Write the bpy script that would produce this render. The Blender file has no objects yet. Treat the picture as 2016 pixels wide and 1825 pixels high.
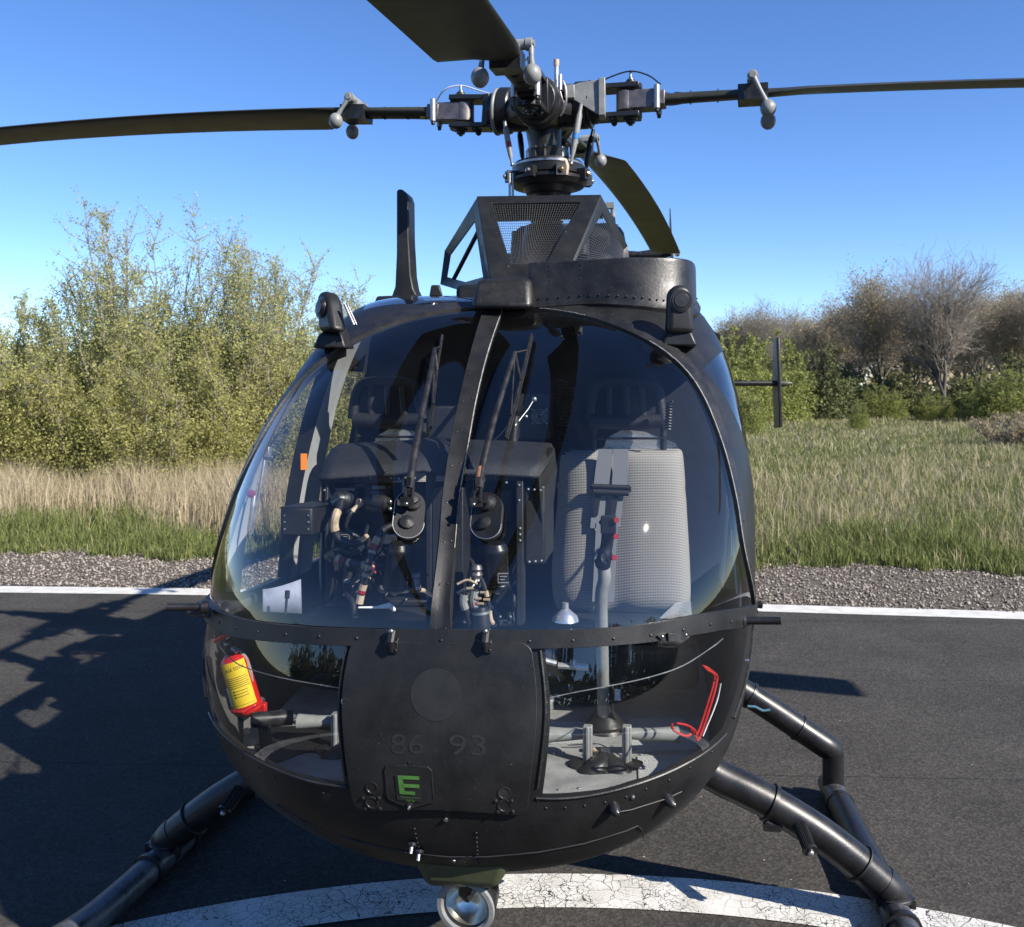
import bpy, bmesh, math, random
import numpy as np
from mathutils import Vector, Matrix
random.seed(7); RNG = np.random.default_rng(7)
R = math.radians
SC = bpy.context.scene; COL = SC.collection

# ------------------------------------------------------------------ camera, sky, sun, exposure
EYE = 1.65; F = 1861.0; CX, CY = 1008.0, 780.0      # focal length and horizon in units of a 2016 x 1825 picture
cam_d = bpy.data.cameras.new('camera'); cam = bpy.data.objects.new('camera', cam_d); COL.objects.link(cam)
cam.location = (0, 0, EYE); cam.rotation_euler = (R(90), 0, 0)
cam_d.sensor_width = 36; cam_d.lens = 36 * F / 2016; cam_d.shift_y = -132.5 / 2016
cam_d.clip_start = 0.05; cam_d.clip_end = 3000
cam_d.dof.use_dof = True; cam_d.dof.focus_distance = 2.7; cam_d.dof.aperture_fstop = 9.0
SC.camera = cam

SUN = Vector((1.13, -0.86, 1.0)).normalized()
w = bpy.data.worlds.new("World"); SC.world = w; w.use_nodes = True
nt = w.node_tree; bg = nt.nodes['Background']
sky = nt.nodes.new('ShaderNodeTexSky'); sky.sky_type = 'NISHITA'; sky.sun_disc = False
sky.sun_elevation = math.asin(SUN.z); sky.sun_rotation = math.atan2(SUN.x, SUN.y)
sky.air_density = 0.8; sky.dust_density = 0.0; sky.ozone_density = 2.0; sky.altitude = 1500
hs = nt.nodes.new('ShaderNodeHueSaturation'); hs.inputs['Saturation'].default_value = 1.2; hs.inputs['Hue'].default_value = .508
nt.links.new(sky.outputs[0], hs.inputs['Color']); nt.links.new(hs.outputs[0], bg.inputs[0]); bg.inputs[1].default_value = 0.122
sd = bpy.data.lights.new('sun', 'SUN'); sd.energy = 5.0; sd.angle = R(0.53); sd.color = (1, 0.93, 0.84)
so = bpy.data.objects.new('sun', sd); COL.objects.link(so)
so.rotation_euler = SUN.to_track_quat('Z', 'Y').to_euler(); so.location = (6, -5, 8)
SC.view_settings.view_transform = 'Standard'; SC.view_settings.look = 'None'; SC.view_settings.gamma = 1
SC.view_settings.exposure = 0.95
SC.cycles.max_bounces = 8; SC.cycles.transparent_max_bounces = 24; SC.cycles.glossy_bounces = 4
SC.cycles.sample_clamp_indirect = 6

# ------------------------------------------------------------------ materials
def nodes(name):
    m = bpy.data.materials.new(name); m.use_nodes = True
    return m, m.node_tree, m.node_tree.nodes['Principled BSDF']
def mat(name, col, rough=.5, metal=0, var=.0, scale=20, bump=0, bscale=60, col2=None, rvar=0, spec=.5, coat=0, specks=0):
    m, t, b = nodes(name)
    b.inputs['Roughness'].default_value = rough; b.inputs['Metallic'].default_value = metal
    b.inputs['Specular IOR Level'].default_value = spec
    b.inputs['Coat Weight'].default_value = coat
    c = list(col) + [1]
    b.inputs['Base Color'].default_value = c
    if var or col2 or rvar or bump:
        tc = t.nodes.new('ShaderNodeTexCoord')
        if var or col2 or rvar:
            n = t.nodes.new('ShaderNodeTexNoise'); n.inputs['Scale'].default_value = scale; n.inputs['Detail'].default_value = 8
            n.inputs['Roughness'].default_value = .65
            t.links.new(tc.outputs['Object'], n.inputs['Vector'])
        if var or col2:
            r = t.nodes.new('ShaderNodeValToRGB'); r.color_ramp.elements[0].position = .36; r.color_ramp.elements[1].position = .66
            c2 = list(col2) + [1] if col2 else [min(1, x * (1 + var)) for x in col] + [1]
            c1 = c if col2 else [x * (1 - var) for x in col] + [1]
            r.color_ramp.elements[0].color = c1; r.color_ramp.elements[1].color = c2
            t.links.new(n.outputs[0], r.inputs[0]); last = r.outputs[0]
            if specks:
                mp = t.nodes.new('ShaderNodeMapping'); mp.inputs['Scale'].default_value = (1, 1, .35); t.links.new(tc.outputs['Object'], mp.inputs[0])
                for sc_, thr, cc in ((150, .735, specks), (38, .74, specks * .5), (7, .70, specks * .22)):
                    ns = t.nodes.new('ShaderNodeTexNoise'); ns.inputs['Scale'].default_value = sc_; ns.inputs['Detail'].default_value = 6 if sc_ < 100 else 2; ns.inputs['Roughness'].default_value = .7
                    t.links.new(mp.outputs[0] if sc_ < 100 else tc.outputs['Object'], ns.inputs['Vector'])
                    m3 = t.nodes.new('ShaderNodeMapRange'); m3.inputs['From Min'].default_value = thr - .06; m3.inputs['From Max'].default_value = thr + .05; t.links.new(ns.outputs[0], m3.inputs['Value'])
                    mx = t.nodes.new('ShaderNodeMix'); mx.data_type = 'RGBA'; t.links.new(m3.outputs[0], mx.inputs[0]); t.links.new(last, mx.inputs[6]); mx.inputs[7].default_value = (cc, cc * .97, cc * .92, 1); last = mx.outputs[2]
            t.links.new(last, b.inputs['Base Color'])
        if rvar:
            mr = t.nodes.new('ShaderNodeMapRange'); mr.inputs['From Min'].default_value = .3; mr.inputs['From Max'].default_value = .7
            mr.inputs['To Min'].default_value = rough - rvar; mr.inputs['To Max'].default_value = rough + rvar
            t.links.new(n.outputs[0], mr.inputs['Value']); t.links.new(mr.outputs[0], b.inputs['Roughness'])
        if bump:
            n2 = t.nodes.new('ShaderNodeTexNoise'); n2.inputs['Scale'].default_value = bscale; n2.inputs['Detail'].default_value = 4
            t.links.new(tc.outputs['Object'], n2.inputs['Vector'])
            bp = t.nodes.new('ShaderNodeBump'); bp.inputs['Strength'].default_value = bump; bp.inputs['Distance'].default_value = .004
            t.links.new(n2.outputs[0], bp.inputs['Height']); t.links.new(bp.outputs[0], b.inputs['Normal'])
    return m
def glass_mat(name, tint=(.93, .95, .95), dirt=.008, ior=1.49):
    m, t, b = nodes(name); t.nodes.remove(b); out = t.nodes['Material Output']
    tr = t.nodes.new('ShaderNodeBsdfTransparent'); tr.inputs[0].default_value = list(tint) + [1]
    gl = t.nodes.new('ShaderNodeBsdfGlossy'); gl.inputs['Roughness'].default_value = .018
    ge = t.nodes.new('ShaderNodeNewGeometry'); dt = t.nodes.new('ShaderNodeVectorMath'); dt.operation = 'DOT_PRODUCT'
    t.links.new(ge.outputs['Normal'], dt.inputs[0]); t.links.new(ge.outputs['Incoming'], dt.inputs[1])
    ab = t.nodes.new('ShaderNodeMath'); ab.operation = 'ABSOLUTE'; t.links.new(dt.outputs['Value'], ab.inputs[0])
    om = t.nodes.new('ShaderNodeMath'); om.operation = 'SUBTRACT'; om.inputs[0].default_value = 1; om.use_clamp = True; t.links.new(ab.outputs[0], om.inputs[1])
    pw = t.nodes.new('ShaderNodeMath'); pw.operation = 'POWER'; pw.inputs[1].default_value = 5; t.links.new(om.outputs[0], pw.inputs[0])
    fr = t.nodes.new('ShaderNodeMath'); fr.operation = 'MULTIPLY_ADD'; fr.inputs[1].default_value = .96; fr.inputs[2].default_value = ((ior - 1) / (ior + 1)) ** 2; t.links.new(pw.outputs[0], fr.inputs[0])
    # a pane reflects at both of its faces: 2F/(1+F)
    a = t.nodes.new('ShaderNodeMath'); a.operation = 'MULTIPLY'; a.inputs[1].default_value = 2
    b2 = t.nodes.new('ShaderNodeMath'); b2.operation = 'ADD'; b2.inputs[1].default_value = 1
    c = t.nodes.new('ShaderNodeMath'); c.operation = 'DIVIDE'
    t.links.new(fr.outputs[0], a.inputs[0]); t.links.new(fr.outputs[0], b2.inputs[0])
    t.links.new(a.outputs[0], c.inputs[0]); t.links.new(b2.outputs[0], c.inputs[1])
    mx = t.nodes.new('ShaderNodeMixShader'); t.links.new(c.outputs[0], mx.inputs[0])
    t.links.new(tr.outputs[0], mx.inputs[1]); t.links.new(gl.outputs[0], mx.inputs[2])
    # faint film of dust
    df = t.nodes.new('ShaderNodeBsdfDiffuse'); df.inputs[0].default_value = (.5, .5, .48, 1)
    tc = t.nodes.new('ShaderNodeTexCoord'); n = t.nodes.new('ShaderNodeTexNoise'); n.inputs['Scale'].default_value = 6; n.inputs['Detail'].default_value = 10
    t.links.new(tc.outputs['Object'], n.inputs['Vector'])
    mr = t.nodes.new('ShaderNodeMapRange'); mr.inputs['From Min'].default_value = .45; mr.inputs['From Max'].default_value = .8
    mr.inputs['To Min'].default_value = dirt * .25; mr.inputs['To Max'].default_value = dirt
    t.links.new(n.outputs[0], mr.inputs['Value'])
    m2 = t.nodes.new('ShaderNodeMixShader'); t.links.new(mr.outputs[0], m2.inputs[0])
    t.links.new(mx.outputs[0], m2.inputs[1]); t.links.new(df.outputs[0], m2.inputs[2])
    t.links.new(m2.outputs[0], out.inputs[0])
    return m

PAINT = mat('black_paint', (.0085, .0088, .0093), .44, 0, scale=9, col2=(.0155, .0157, .0162), rvar=.09, bump=.10, bscale=220, spec=.38, specks=.045)
PAINT_S = mat('black_paint_smooth', (.007, .007, .0075), .38, 0, scale=14, col2=(.015, .015, .0155), rvar=.08, bump=.06, bscale=160, spec=.42, specks=.06)
WORN = mat('black_paint_worn', (.010, .010, .0105), .42, 0, scale=16, col2=(.021, .021, .021), rvar=.1, bump=.15, bscale=120, spec=.42, specks=.09)
OLIVE = mat('olive_paint', (.045, .052, .026), .5, scale=12, col2=(.07, .078, .04), bump=.1)
BLADE = mat('blade_olive', (.021, .021, .013), .48, scale=6, col2=(.036, .035, .022), rvar=.06, bump=.08, bscale=90, specks=.06)
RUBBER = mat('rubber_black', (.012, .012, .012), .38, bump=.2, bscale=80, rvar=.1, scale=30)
DARK = mat('dark_metal', (.012, .012, .013), .40, .3, scale=30, col2=(.03, .03, .03), rvar=.12)
STEEL = mat('steel', (.30, .29, .28), .36, 1, scale=40, col2=(.46, .45, .43), rvar=.1)
GRIP = mat('grip_metal', (.11, .10, .10), .45, .6, scale=30, col2=(.19, .17, .17), rvar=.1)
ALU = mat('aluminium_dull', (.38, .38, .38), .45, .85, scale=30, col2=(.5, .5, .5), rvar=.1)
GREYP = mat('grey_paint', (.17, .175, .165), .4, scale=20, col2=(.24, .245, .235), rvar=.08, bump=.1)
FLOORG = mat('cabin_grey', (.18, .18, .175), .55, scale=14, col2=(.30, .30, .29), bump=.2, bscale=150)
LINING = mat('cabin_lining', (.010, .011, .013), .75, scale=12, col2=(.018, .02, .023), bump=.2, spec=.3)
INNER = mat('inner_wall', (.05, .05, .048), .6, scale=9, col2=(.085, .084, .08), bump=.15)
SIDEGREY = mat('door_post_grey', (.30, .31, .31), .5, scale=10, col2=(.38, .385, .38), bump=.1)
PANEL = mat('panel_black', (.009, .0095, .010), .5, scale=40, col2=(.016, .017, .018), bump=.25, bscale=300, spec=.4)
RED = mat('red_enamel', (.33, .010, .008), .28, scale=30, col2=(.45, .014, .012), rvar=.08)
REDP = mat('red_plastic', (.26, .012, .012), .35)
YEL = mat('yellow_label', (.55, .38, .012), .45, scale=30, col2=(.62, .45, .02))
PAPER_SHADED = mat('shaded_paper', (.17, .19, .25), .7, scale=20, col2=(.24, .26, .33))  # white paper with its bluish shade put into the colour
WHITE = mat('white_paint', (.78, .78, .76), .5)
PAPER = mat('paper_white', (.5, .5, .5), .7, scale=30, col2=(.6, .6, .6))
CREAM = mat('cream_sleeve', (.30, .22, .14), .6, scale=60, col2=(.48, .38, .26))
BLUE = mat('blue_tape', (.02, .17, .5), .45)
YTAPE = mat('yellow_tape', (.55, .42, .03), .5)
ORANGE = mat('orange_label', (.8, .24, .02), .5)
GREEN = mat('green_letter', (.045, .13, .022), .55, scale=30, col2=(.06, .17, .03))
GHOST = mat('faded_numeral', (.009, .009, .0095), .6, scale=60, col2=(.0165, .0165, .017))
DISCM = mat('faded_disc', (.010, .0105, .011), .50, scale=22, col2=(.018, .0182, .019))
INK = mat('black_ink', (.01, .01, .01), .6)
BRASS = mat('brass', (.5, .36, .16), .35, 1)
REFL = mat('lamp_reflector', (.80, .74, .60), .24, .9, scale=20, col2=(.9, .86, .74))
COPPER = mat('worn_copper', (.35, .16, .08), .5, .3, scale=40, col2=(.2, .12, .08))
BELT = mat('belt_grey', (.19, .20, .22), .7, bump=.3, bscale=400)
PAD = mat('headrest_black', (.010, .011, .013), .55, bump=.3, bscale=150)
GLASS = glass_mat('canopy_glass')
GLASS2 = glass_mat('lamp_glass', dirt=.01)
FOIL = mat('silver_cover', (.62, .63, .65), .25, .8, scale=15, col2=(.75, .75, .77), bump=.5, bscale=30)

def seat_mat():
    m, t, b = nodes('seat_fabric'); tc = t.nodes.new('ShaderNodeTexCoord')
    b.inputs['Roughness'].default_value = .9; b.inputs['Specular IOR Level'].default_value = .15
    ws = []
    for ax, sc in (('Z', 62), ('X', 62)):
        wv = t.nodes.new('ShaderNodeTexWave'); wv.bands_direction = ax; wv.inputs['Scale'].default_value = sc
        wv.inputs['Distortion'].default_value = .6; wv.inputs['Detail Scale'].default_value = 3
        t.links.new(tc.outputs['Object'], wv.inputs['Vector']); ws.append(wv)
    mx = t.nodes.new('ShaderNodeMath'); mx.operation = 'MULTIPLY'; t.links.new(ws[0].outputs['Fac'], mx.inputs[0])
    m2 = t.nodes.new('ShaderNodeMath'); m2.operation = 'MULTIPLY_ADD'; m2.inputs[1].default_value = .55; m2.inputs[2].default_value = .45
    t.links.new(ws[1].outputs['Fac'], m2.inputs[0]); t.links.new(m2.outputs[0], mx.inputs[1])
    r = t.nodes.new('ShaderNodeValToRGB'); r.color_ramp.elements[0].color = (.17, .162, .15, 1); r.color_ramp.elements[1].color = (.34, .325, .30, 1)
    r.color_ramp.elements[0].position = .05; r.color_ramp.elements[1].position = .55
    t.links.new(mx.outputs[0], r.inputs[0]); t.links.new(r.outputs[0], b.inputs['Base Color'])
    bp = t.nodes.new('ShaderNodeBump'); bp.inputs['Strength'].default_value = .5; bp.inputs['Distance'].default_value = .003
    t.links.new(mx.outputs[0], bp.inputs['Height']); t.links.new(bp.outputs[0], b.inputs['Normal'])
    return m
SEATF = seat_mat()

# ------------------------------------------------------------------ mesh builder
class MB:
    def __init__(s): s.v = []; s.f = []; s.mi = []; s.mats = []
    def m(s, material):
        if material not in s.mats: s.mats.append(material)
        s.cur = s.mats.index(material); return s
    def add(s, vs, fs):
        o = len(s.v); s.v += [tuple(map(float, p)) for p in vs]
        c = getattr(s, 'cur', -1)
        for f in fs: s.f.append(tuple(i + o for i in f)); s.mi.append(c)
        return s
    def frame(s, a, up=(0, 0, 1)):
        a = Vector(a).normalized(); u = Vector(up)
        if abs(a.dot(u)) > .95: u = Vector((1, 0, 0)) if abs(a.x) < .9 else Vector((0, 1, 0))
        x = u.cross(a).normalized(); y = a.cross(x); return x, y, a
    def box(s, c, size, rot=None):
        c = Vector(c); h = Vector(size) / 2; M = rot.to_matrix() if hasattr(rot, 'to_matrix') else (rot or Matrix.Identity(3))
        vs = [c + M @ Vector((sx * h.x, sy * h.y, sz * h.z)) for sx in (-1, 1) for sy in (-1, 1) for sz in (-1, 1)]
        return s.add(vs, [(0, 1, 3, 2), (4, 6, 7, 5), (0, 4, 5, 1), (2, 3, 7, 6), (0, 2, 6, 4), (1, 5, 7, 3)])
    def hexa(s, bot, top):          # 4 bottom, 4 top corners (same winding)
        return s.add(list(bot) + list(top), [(3, 2, 1, 0), (4, 5, 6, 7), (0, 1, 5, 4), (1, 2, 6, 5), (2, 3, 7, 6), (3, 0, 4, 7)])
    def tube(s, pts, r, n=12, cap=True, flat=1.0, up=(0, 0, 1)):
        pts = [Vector(p) for p in pts]; k = len(pts); rs = r if isinstance(r, (list, tuple)) else [r] * k
        vs = []; fs = []; prev = None
        for i, p in enumerate(pts):
            d = (pts[min(i + 1, k - 1)] - pts[max(i - 1, 0)])
            if d.length < 1e-9: d = Vector((0, 0, 1))
            d.normalize()
            if prev is None: x, y, _ = s.frame(d, up)
            else:
                x = (prev - d * prev.dot(d))
                if x.length < 1e-6: x = s.frame(d, up)[0]
                x.normalize(); y = d.cross(x)
            prev = x
            for j in range(n):
                a = 2 * math.pi * j / n; vs.append(p + x * (rs[i] * math.cos(a)) + y * (rs[i] * flat * math.sin(a)))
        for i in range(k - 1):
            for j in range(n):
                a = i * n + j; b = i * n + (j + 1) % n; fs.append((a, b, b + n, a + n))
        if cap: fs.append(tuple(range(n - 1, -1, -1))); fs.append(tuple(range((k - 1) * n, k * n)))
        return s.add(vs, fs)
    def lathe(s, o, axis, prof, n=24, up=(0, 0, 1), cap=True):     # prof: (distance along axis, radius)
        o = Vector(o); x, y, a = s.frame(axis, up); vs = []; fs = []
        for (h, r) in prof:
            for j in range(n):
                t = 2 * math.pi * j / n; vs.append(o + a * h + x * (r * math.cos(t)) + y * (r * math.sin(t)))
        k = len(prof)
        for i in range(k - 1):
            for j in range(n):
                p = i * n + j; q = i * n + (j + 1) % n; fs.append((p, q, q + n, p + n))
        if cap and prof[0][1] > 1e-6: fs.append(tuple(range(n - 1, -1, -1)))
        if cap and prof[-1][1] > 1e-6: fs.append(tuple(range((k - 1) * n, k * n)))
        return s.add(vs, fs)
    def cyl(s, p0, p1, r0, r1=None, n=16):
        return s.tube([p0, p1], [r0, r0 if r1 is None else r1], n)
    def ball(s, c, r, sc=(1, 1, 1), n=14):
        prof = [(-r * math.cos(math.pi * i / 8), max(r * math.sin(math.pi * i / 8), 1e-5)) for i in range(9)]
        o = len(s.v); s.lathe((0, 0, 0), (0, 0, 1), prof, n); c = Vector(c)
        for i in range(o, len(s.v)):
            p = s.v[i]; s.v[i] = (c.x + p[0] * sc[0], c.y + p[1] * sc[1], c.z + p[2] * sc[2])
        return s
    def prism(s, outline, vec):
        n = len(outline); v = Vector(vec); o = [Vector(p) for p in outline]
        fs = [tuple(range(n - 1, -1, -1)), tuple(range(n, 2 * n))] + [(i, (i + 1) % n, n + (i + 1) % n, n + i) for i in range(n)]
        return s.add(o + [p + v for p in o], fs)
    def build(s, name, material, parent=None, angle=35, bevel=0, seg=2):
        me = bpy.data.meshes.new(name); me.from_pydata(s.v, [], s.f)
        mats = list(s.mats)
        if -1 in s.mi and material not in mats: mats.append(material)
        for mm in mats: me.materials.append(mm)
        me.polygons.foreach_set('material_index', [mats.index(material) if i < 0 else i for i in s.mi])
        bm = bmesh.new(); bm.from_mesh(me); bmesh.ops.recalc_face_normals(bm, faces=bm.faces); bm.to_mesh(me); bm.free()
        me.shade_smooth(); me.set_sharp_from_angle(angle=R(angle))
        o = bpy.data.objects.new(name, me); COL.objects.link(o)
        if parent: o.parent = parent
        if bevel:
            b = o.modifiers.new('bevel', 'BEVEL'); b.width = bevel; b.segments = seg; b.limit_method = 'ANGLE'; b.angle_limit = R(40); b.harden_normals = False
        return o
def tag(o, label=None, cat=None, group=None, kind=None):
    if label: o['label'] = label
    if cat: o['category'] = cat
    if group: o['group'] = group
    if kind: o['kind'] = kind
    return o
def empty(name, loc=(0, 0, 0), rz=0):
    o = bpy.data.objects.new(name, None); COL.objects.link(o); o.location = loc; o.rotation_euler = (0, 0, rz); return o
def fast_mesh(name, V, Fc, material, parent=None, smooth=False):
    V = np.asarray(V, np.float32); Fc = np.asarray(Fc, np.int32); k = Fc.shape[1]
    me = bpy.data.meshes.new(name); me.vertices.add(len(V)); me.vertices.foreach_set('co', V.ravel())
    me.loops.add(Fc.size); me.loops.foreach_set('vertex_index', Fc.ravel())
    me.polygons.add(len(Fc)); me.polygons.foreach_set('loop_start', np.arange(0, Fc.size, k, dtype=np.int32))
    me.update(calc_edges=True); me.validate()
    for mm in (material if isinstance(material, list) else [material]): me.materials.append(mm)
    if smooth: me.shade_smooth()
    o = bpy.data.objects.new(name, me); COL.objects.link(o)
    if parent: o.parent = parent
    return o
def spline(pts, n=10):
    pts = [Vector(p) for p in pts]; out = []
    q = [pts[0] * 2 - pts[1]] + pts + [pts[-1] * 2 - pts[-2]]
    for i in range(1, len(q) - 2):
        a, b, c, d = q[i - 1:i + 3]
        for k in range(n):
            t = k / n; out.append(.5 * ((2 * b) + (c - a) * t + (2 * a - 5 * b + 4 * c - d) * t * t + (3 * b - 3 * c + d - a) * t ** 3))
    out.append(pts[-1]); return out

# ------------------------------------------------------------------ setting: ground, tarmac, gravel, markings
def ground_mat():
    m, t, b = nodes('meadow_soil'); tc = t.nodes.new('ShaderNodeTexCoord'); b.inputs['Roughness'].default_value = .95
    b.inputs['Specular IOR Level'].default_value = .1
    n = t.nodes.new('ShaderNodeTexNoise'); n.inputs['Scale'].default_value = .35; n.inputs['Detail'].default_value = 12; n.inputs['Roughness'].default_value = .7
    t.links.new(tc.outputs['Object'], n.inputs['Vector'])
    r = t.nodes.new('ShaderNodeValToRGB'); e = r.color_ramp.elements
    e[0].position = .3; e[0].color = (.05, .06, .02, 1); e[1].position = .7; e[1].color = (.15, .13, .06, 1)
    x = r.color_ramp.elements.new(.5); x.color = (.075, .09, .03, 1)
    t.links.new(n.outputs[0], r.inputs[0]); t.links.new(r.outputs[0], b.inputs['Base Color'])
    return m
def asphalt_mat():
    m, t, b = nodes('asphalt'); tc = t.nodes.new('ShaderNodeTexCoord'); L = t.links.new
    b.inputs['Specular IOR Level'].default_value = .12
    v = t.nodes.new('ShaderNodeTexVoronoi'); v.inputs['Scale'].default_value = 95; L(tc.outputs['Object'], v.inputs['Vector'])
    r = t.nodes.new('ShaderNodeValToRGB'); e = r.color_ramp.elements
    e[0].position = 0; e[0].color = (.037, .0352, .032, 1); e[1].position = 1; e[1].color = (.074, .069, .061, 1)
    x = e.new(.55); x.color = (.052, .049, .044, 1)
    sep = t.nodes.new('ShaderNodeSeparateColor'); L(v.outputs['Color'], sep.inputs[0]); L(sep.outputs[0], r.inputs[0])
    n = t.nodes.new('ShaderNodeTexNoise'); n.inputs['Scale'].default_value = 1.1; n.inputs['Detail'].default_value = 9; n.inputs['Roughness'].default_value = .7
    L(tc.outputs['Object'], n.inputs['Vector'])
    mr = t.nodes.new('ShaderNodeMapRange'); mr.inputs['From Min'].default_value = .3; mr.inputs['From Max'].default_value = .7; mr.inputs['To Min'].default_value = .70; mr.inputs['To Max'].default_value = 1.22
    L(n.outputs[0], mr.inputs['Value'])
    mu = t.nodes.new('ShaderNodeVectorMath'); mu.operation = 'SCALE'; L(r.outputs[0], mu.inputs[0]); L(mr.outputs[0], mu.inputs['Scale'])
    # paving joints: thin darker lines across, and sparse pale chips
    sx = t.nodes.new('ShaderNodeSeparateXYZ'); L(tc.outputs['Object'], sx.inputs[0])
    wob = t.nodes.new('ShaderNodeTexNoise'); wob.inputs['Scale'].default_value = 3; L(tc.outputs['Object'], wob.inputs['Vector'])
    last = mu.outputs[0]
    for (k, y0, wd, dk) in ((-.045, 4.18, .006, .62), (-.02, 5.55, .012, .85), (-.06, 7.1, .05, .88)):
        a = t.nodes.new('ShaderNodeMath'); a.operation = 'MULTIPLY_ADD'; a.inputs[1].default_value = -k; L(sx.outputs[0], a.inputs[0]); L(sx.outputs[1], a.inputs[2])
        w1 = t.nodes.new('ShaderNodeMath'); w1.operation = 'MULTIPLY_ADD'; w1.inputs[1].default_value = .03; L(wob.outputs[0], w1.inputs[0]); L(a.outputs[0], w1.inputs[2])
        c = t.nodes.new('ShaderNodeMath'); c.operation = 'COMPARE'; c.inputs[1].default_value = y0; c.inputs[2].default_value = wd; L(w1.outputs[0], c.inputs[0])
        mm = t.nodes.new('ShaderNodeMath'); mm.operation = 'MULTIPLY_ADD'; mm.inputs[1].default_value = dk - 1; mm.inputs[2].default_value = 1; L(c.outputs[0], mm.inputs[0])
        sc = t.nodes.new('ShaderNodeVectorMath'); sc.operation = 'SCALE'; L(last, sc.inputs[0]); L(mm.outputs[0], sc.inputs['Scale']); last = sc.outputs[0]
    chip = t.nodes.new('ShaderNodeTexVoronoi'); chip.inputs['Scale'].default_value = 7; L(tc.outputs['Object'], chip.inputs['Vector'])
    lt = t.nodes.new('ShaderNodeMath'); lt.operation = 'LESS_THAN'; lt.inputs[1].default_value = .028; L(chip.outputs['Distance'], lt.inputs[0])
    mx = t.nodes.new('ShaderNodeMix'); mx.data_type = 'RGBA'; L(lt.outputs[0], mx.inputs[0]); L(last, mx.inputs[6]); mx.inputs[7].default_value = (.3, .29, .27, 1)
    # oil drips and darker patches with soft edges
    dn = t.nodes.new('ShaderNodeTexNoise'); dn.inputs['Scale'].default_value = 4; dn.inputs['Detail'].default_value = 5; L(tc.outputs['Object'], dn.inputs['Vector'])
    dv = t.nodes.new('ShaderNodeVectorMath'); dv.operation = 'SCALE'; dv.inputs['Scale'].default_value = .35; L(dn.outputs['Color'], dv.inputs[0])
    da = t.nodes.new('ShaderNodeVectorMath'); da.operation = 'ADD'; L(tc.outputs['Object'], da.inputs[0]); L(dv.outputs[0], da.inputs[1])
    vo = t.nodes.new('ShaderNodeTexVoronoi'); vo.inputs['Scale'].default_value = .9; L(da.outputs[0], vo.inputs['Vector'])
    sr = t.nodes.new('ShaderNodeMapRange'); sr.inputs['From Min'].default_value = .08; sr.inputs['From Max'].default_value = .22; sr.inputs['To Min'].default_value = .35; sr.inputs['To Max'].default_value = 0; L(vo.outputs['Distance'], sr.inputs['Value'])
    m5 = t.nodes.new('ShaderNodeMix'); m5.data_type = 'RGBA'; L(sr.outputs[0], m5.inputs[0]); L(mx.outputs[2], m5.inputs[6]); m5.inputs[7].default_value = (.022, .021, .02, 1); mx = m5
    L(mx.outputs[2], b.inputs['Base Color']); b.inputs['Roughness'].default_value = .82
    n3 = t.nodes.new('ShaderNodeTexNoise'); n3.inputs['Scale'].default_value = 160; n3.inputs['Detail'].default_value = 3; L(tc.outputs['Object'], n3.inputs['Vector'])
    ad = t.nodes.new('ShaderNodeMath'); ad.operation = 'ADD'; L(n3.outputs[0], ad.inputs[0]); L(v.outputs['Distance'], ad.inputs[1])
    bp = t.nodes.new('ShaderNodeBump'); bp.inputs['Strength'].default_value = .4; bp.inputs['Distance'].default_value = .004
    L(ad.outputs[0], bp.inputs['Height']); L(bp.outputs[0], b.inputs['Normal'])
    return m
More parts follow.
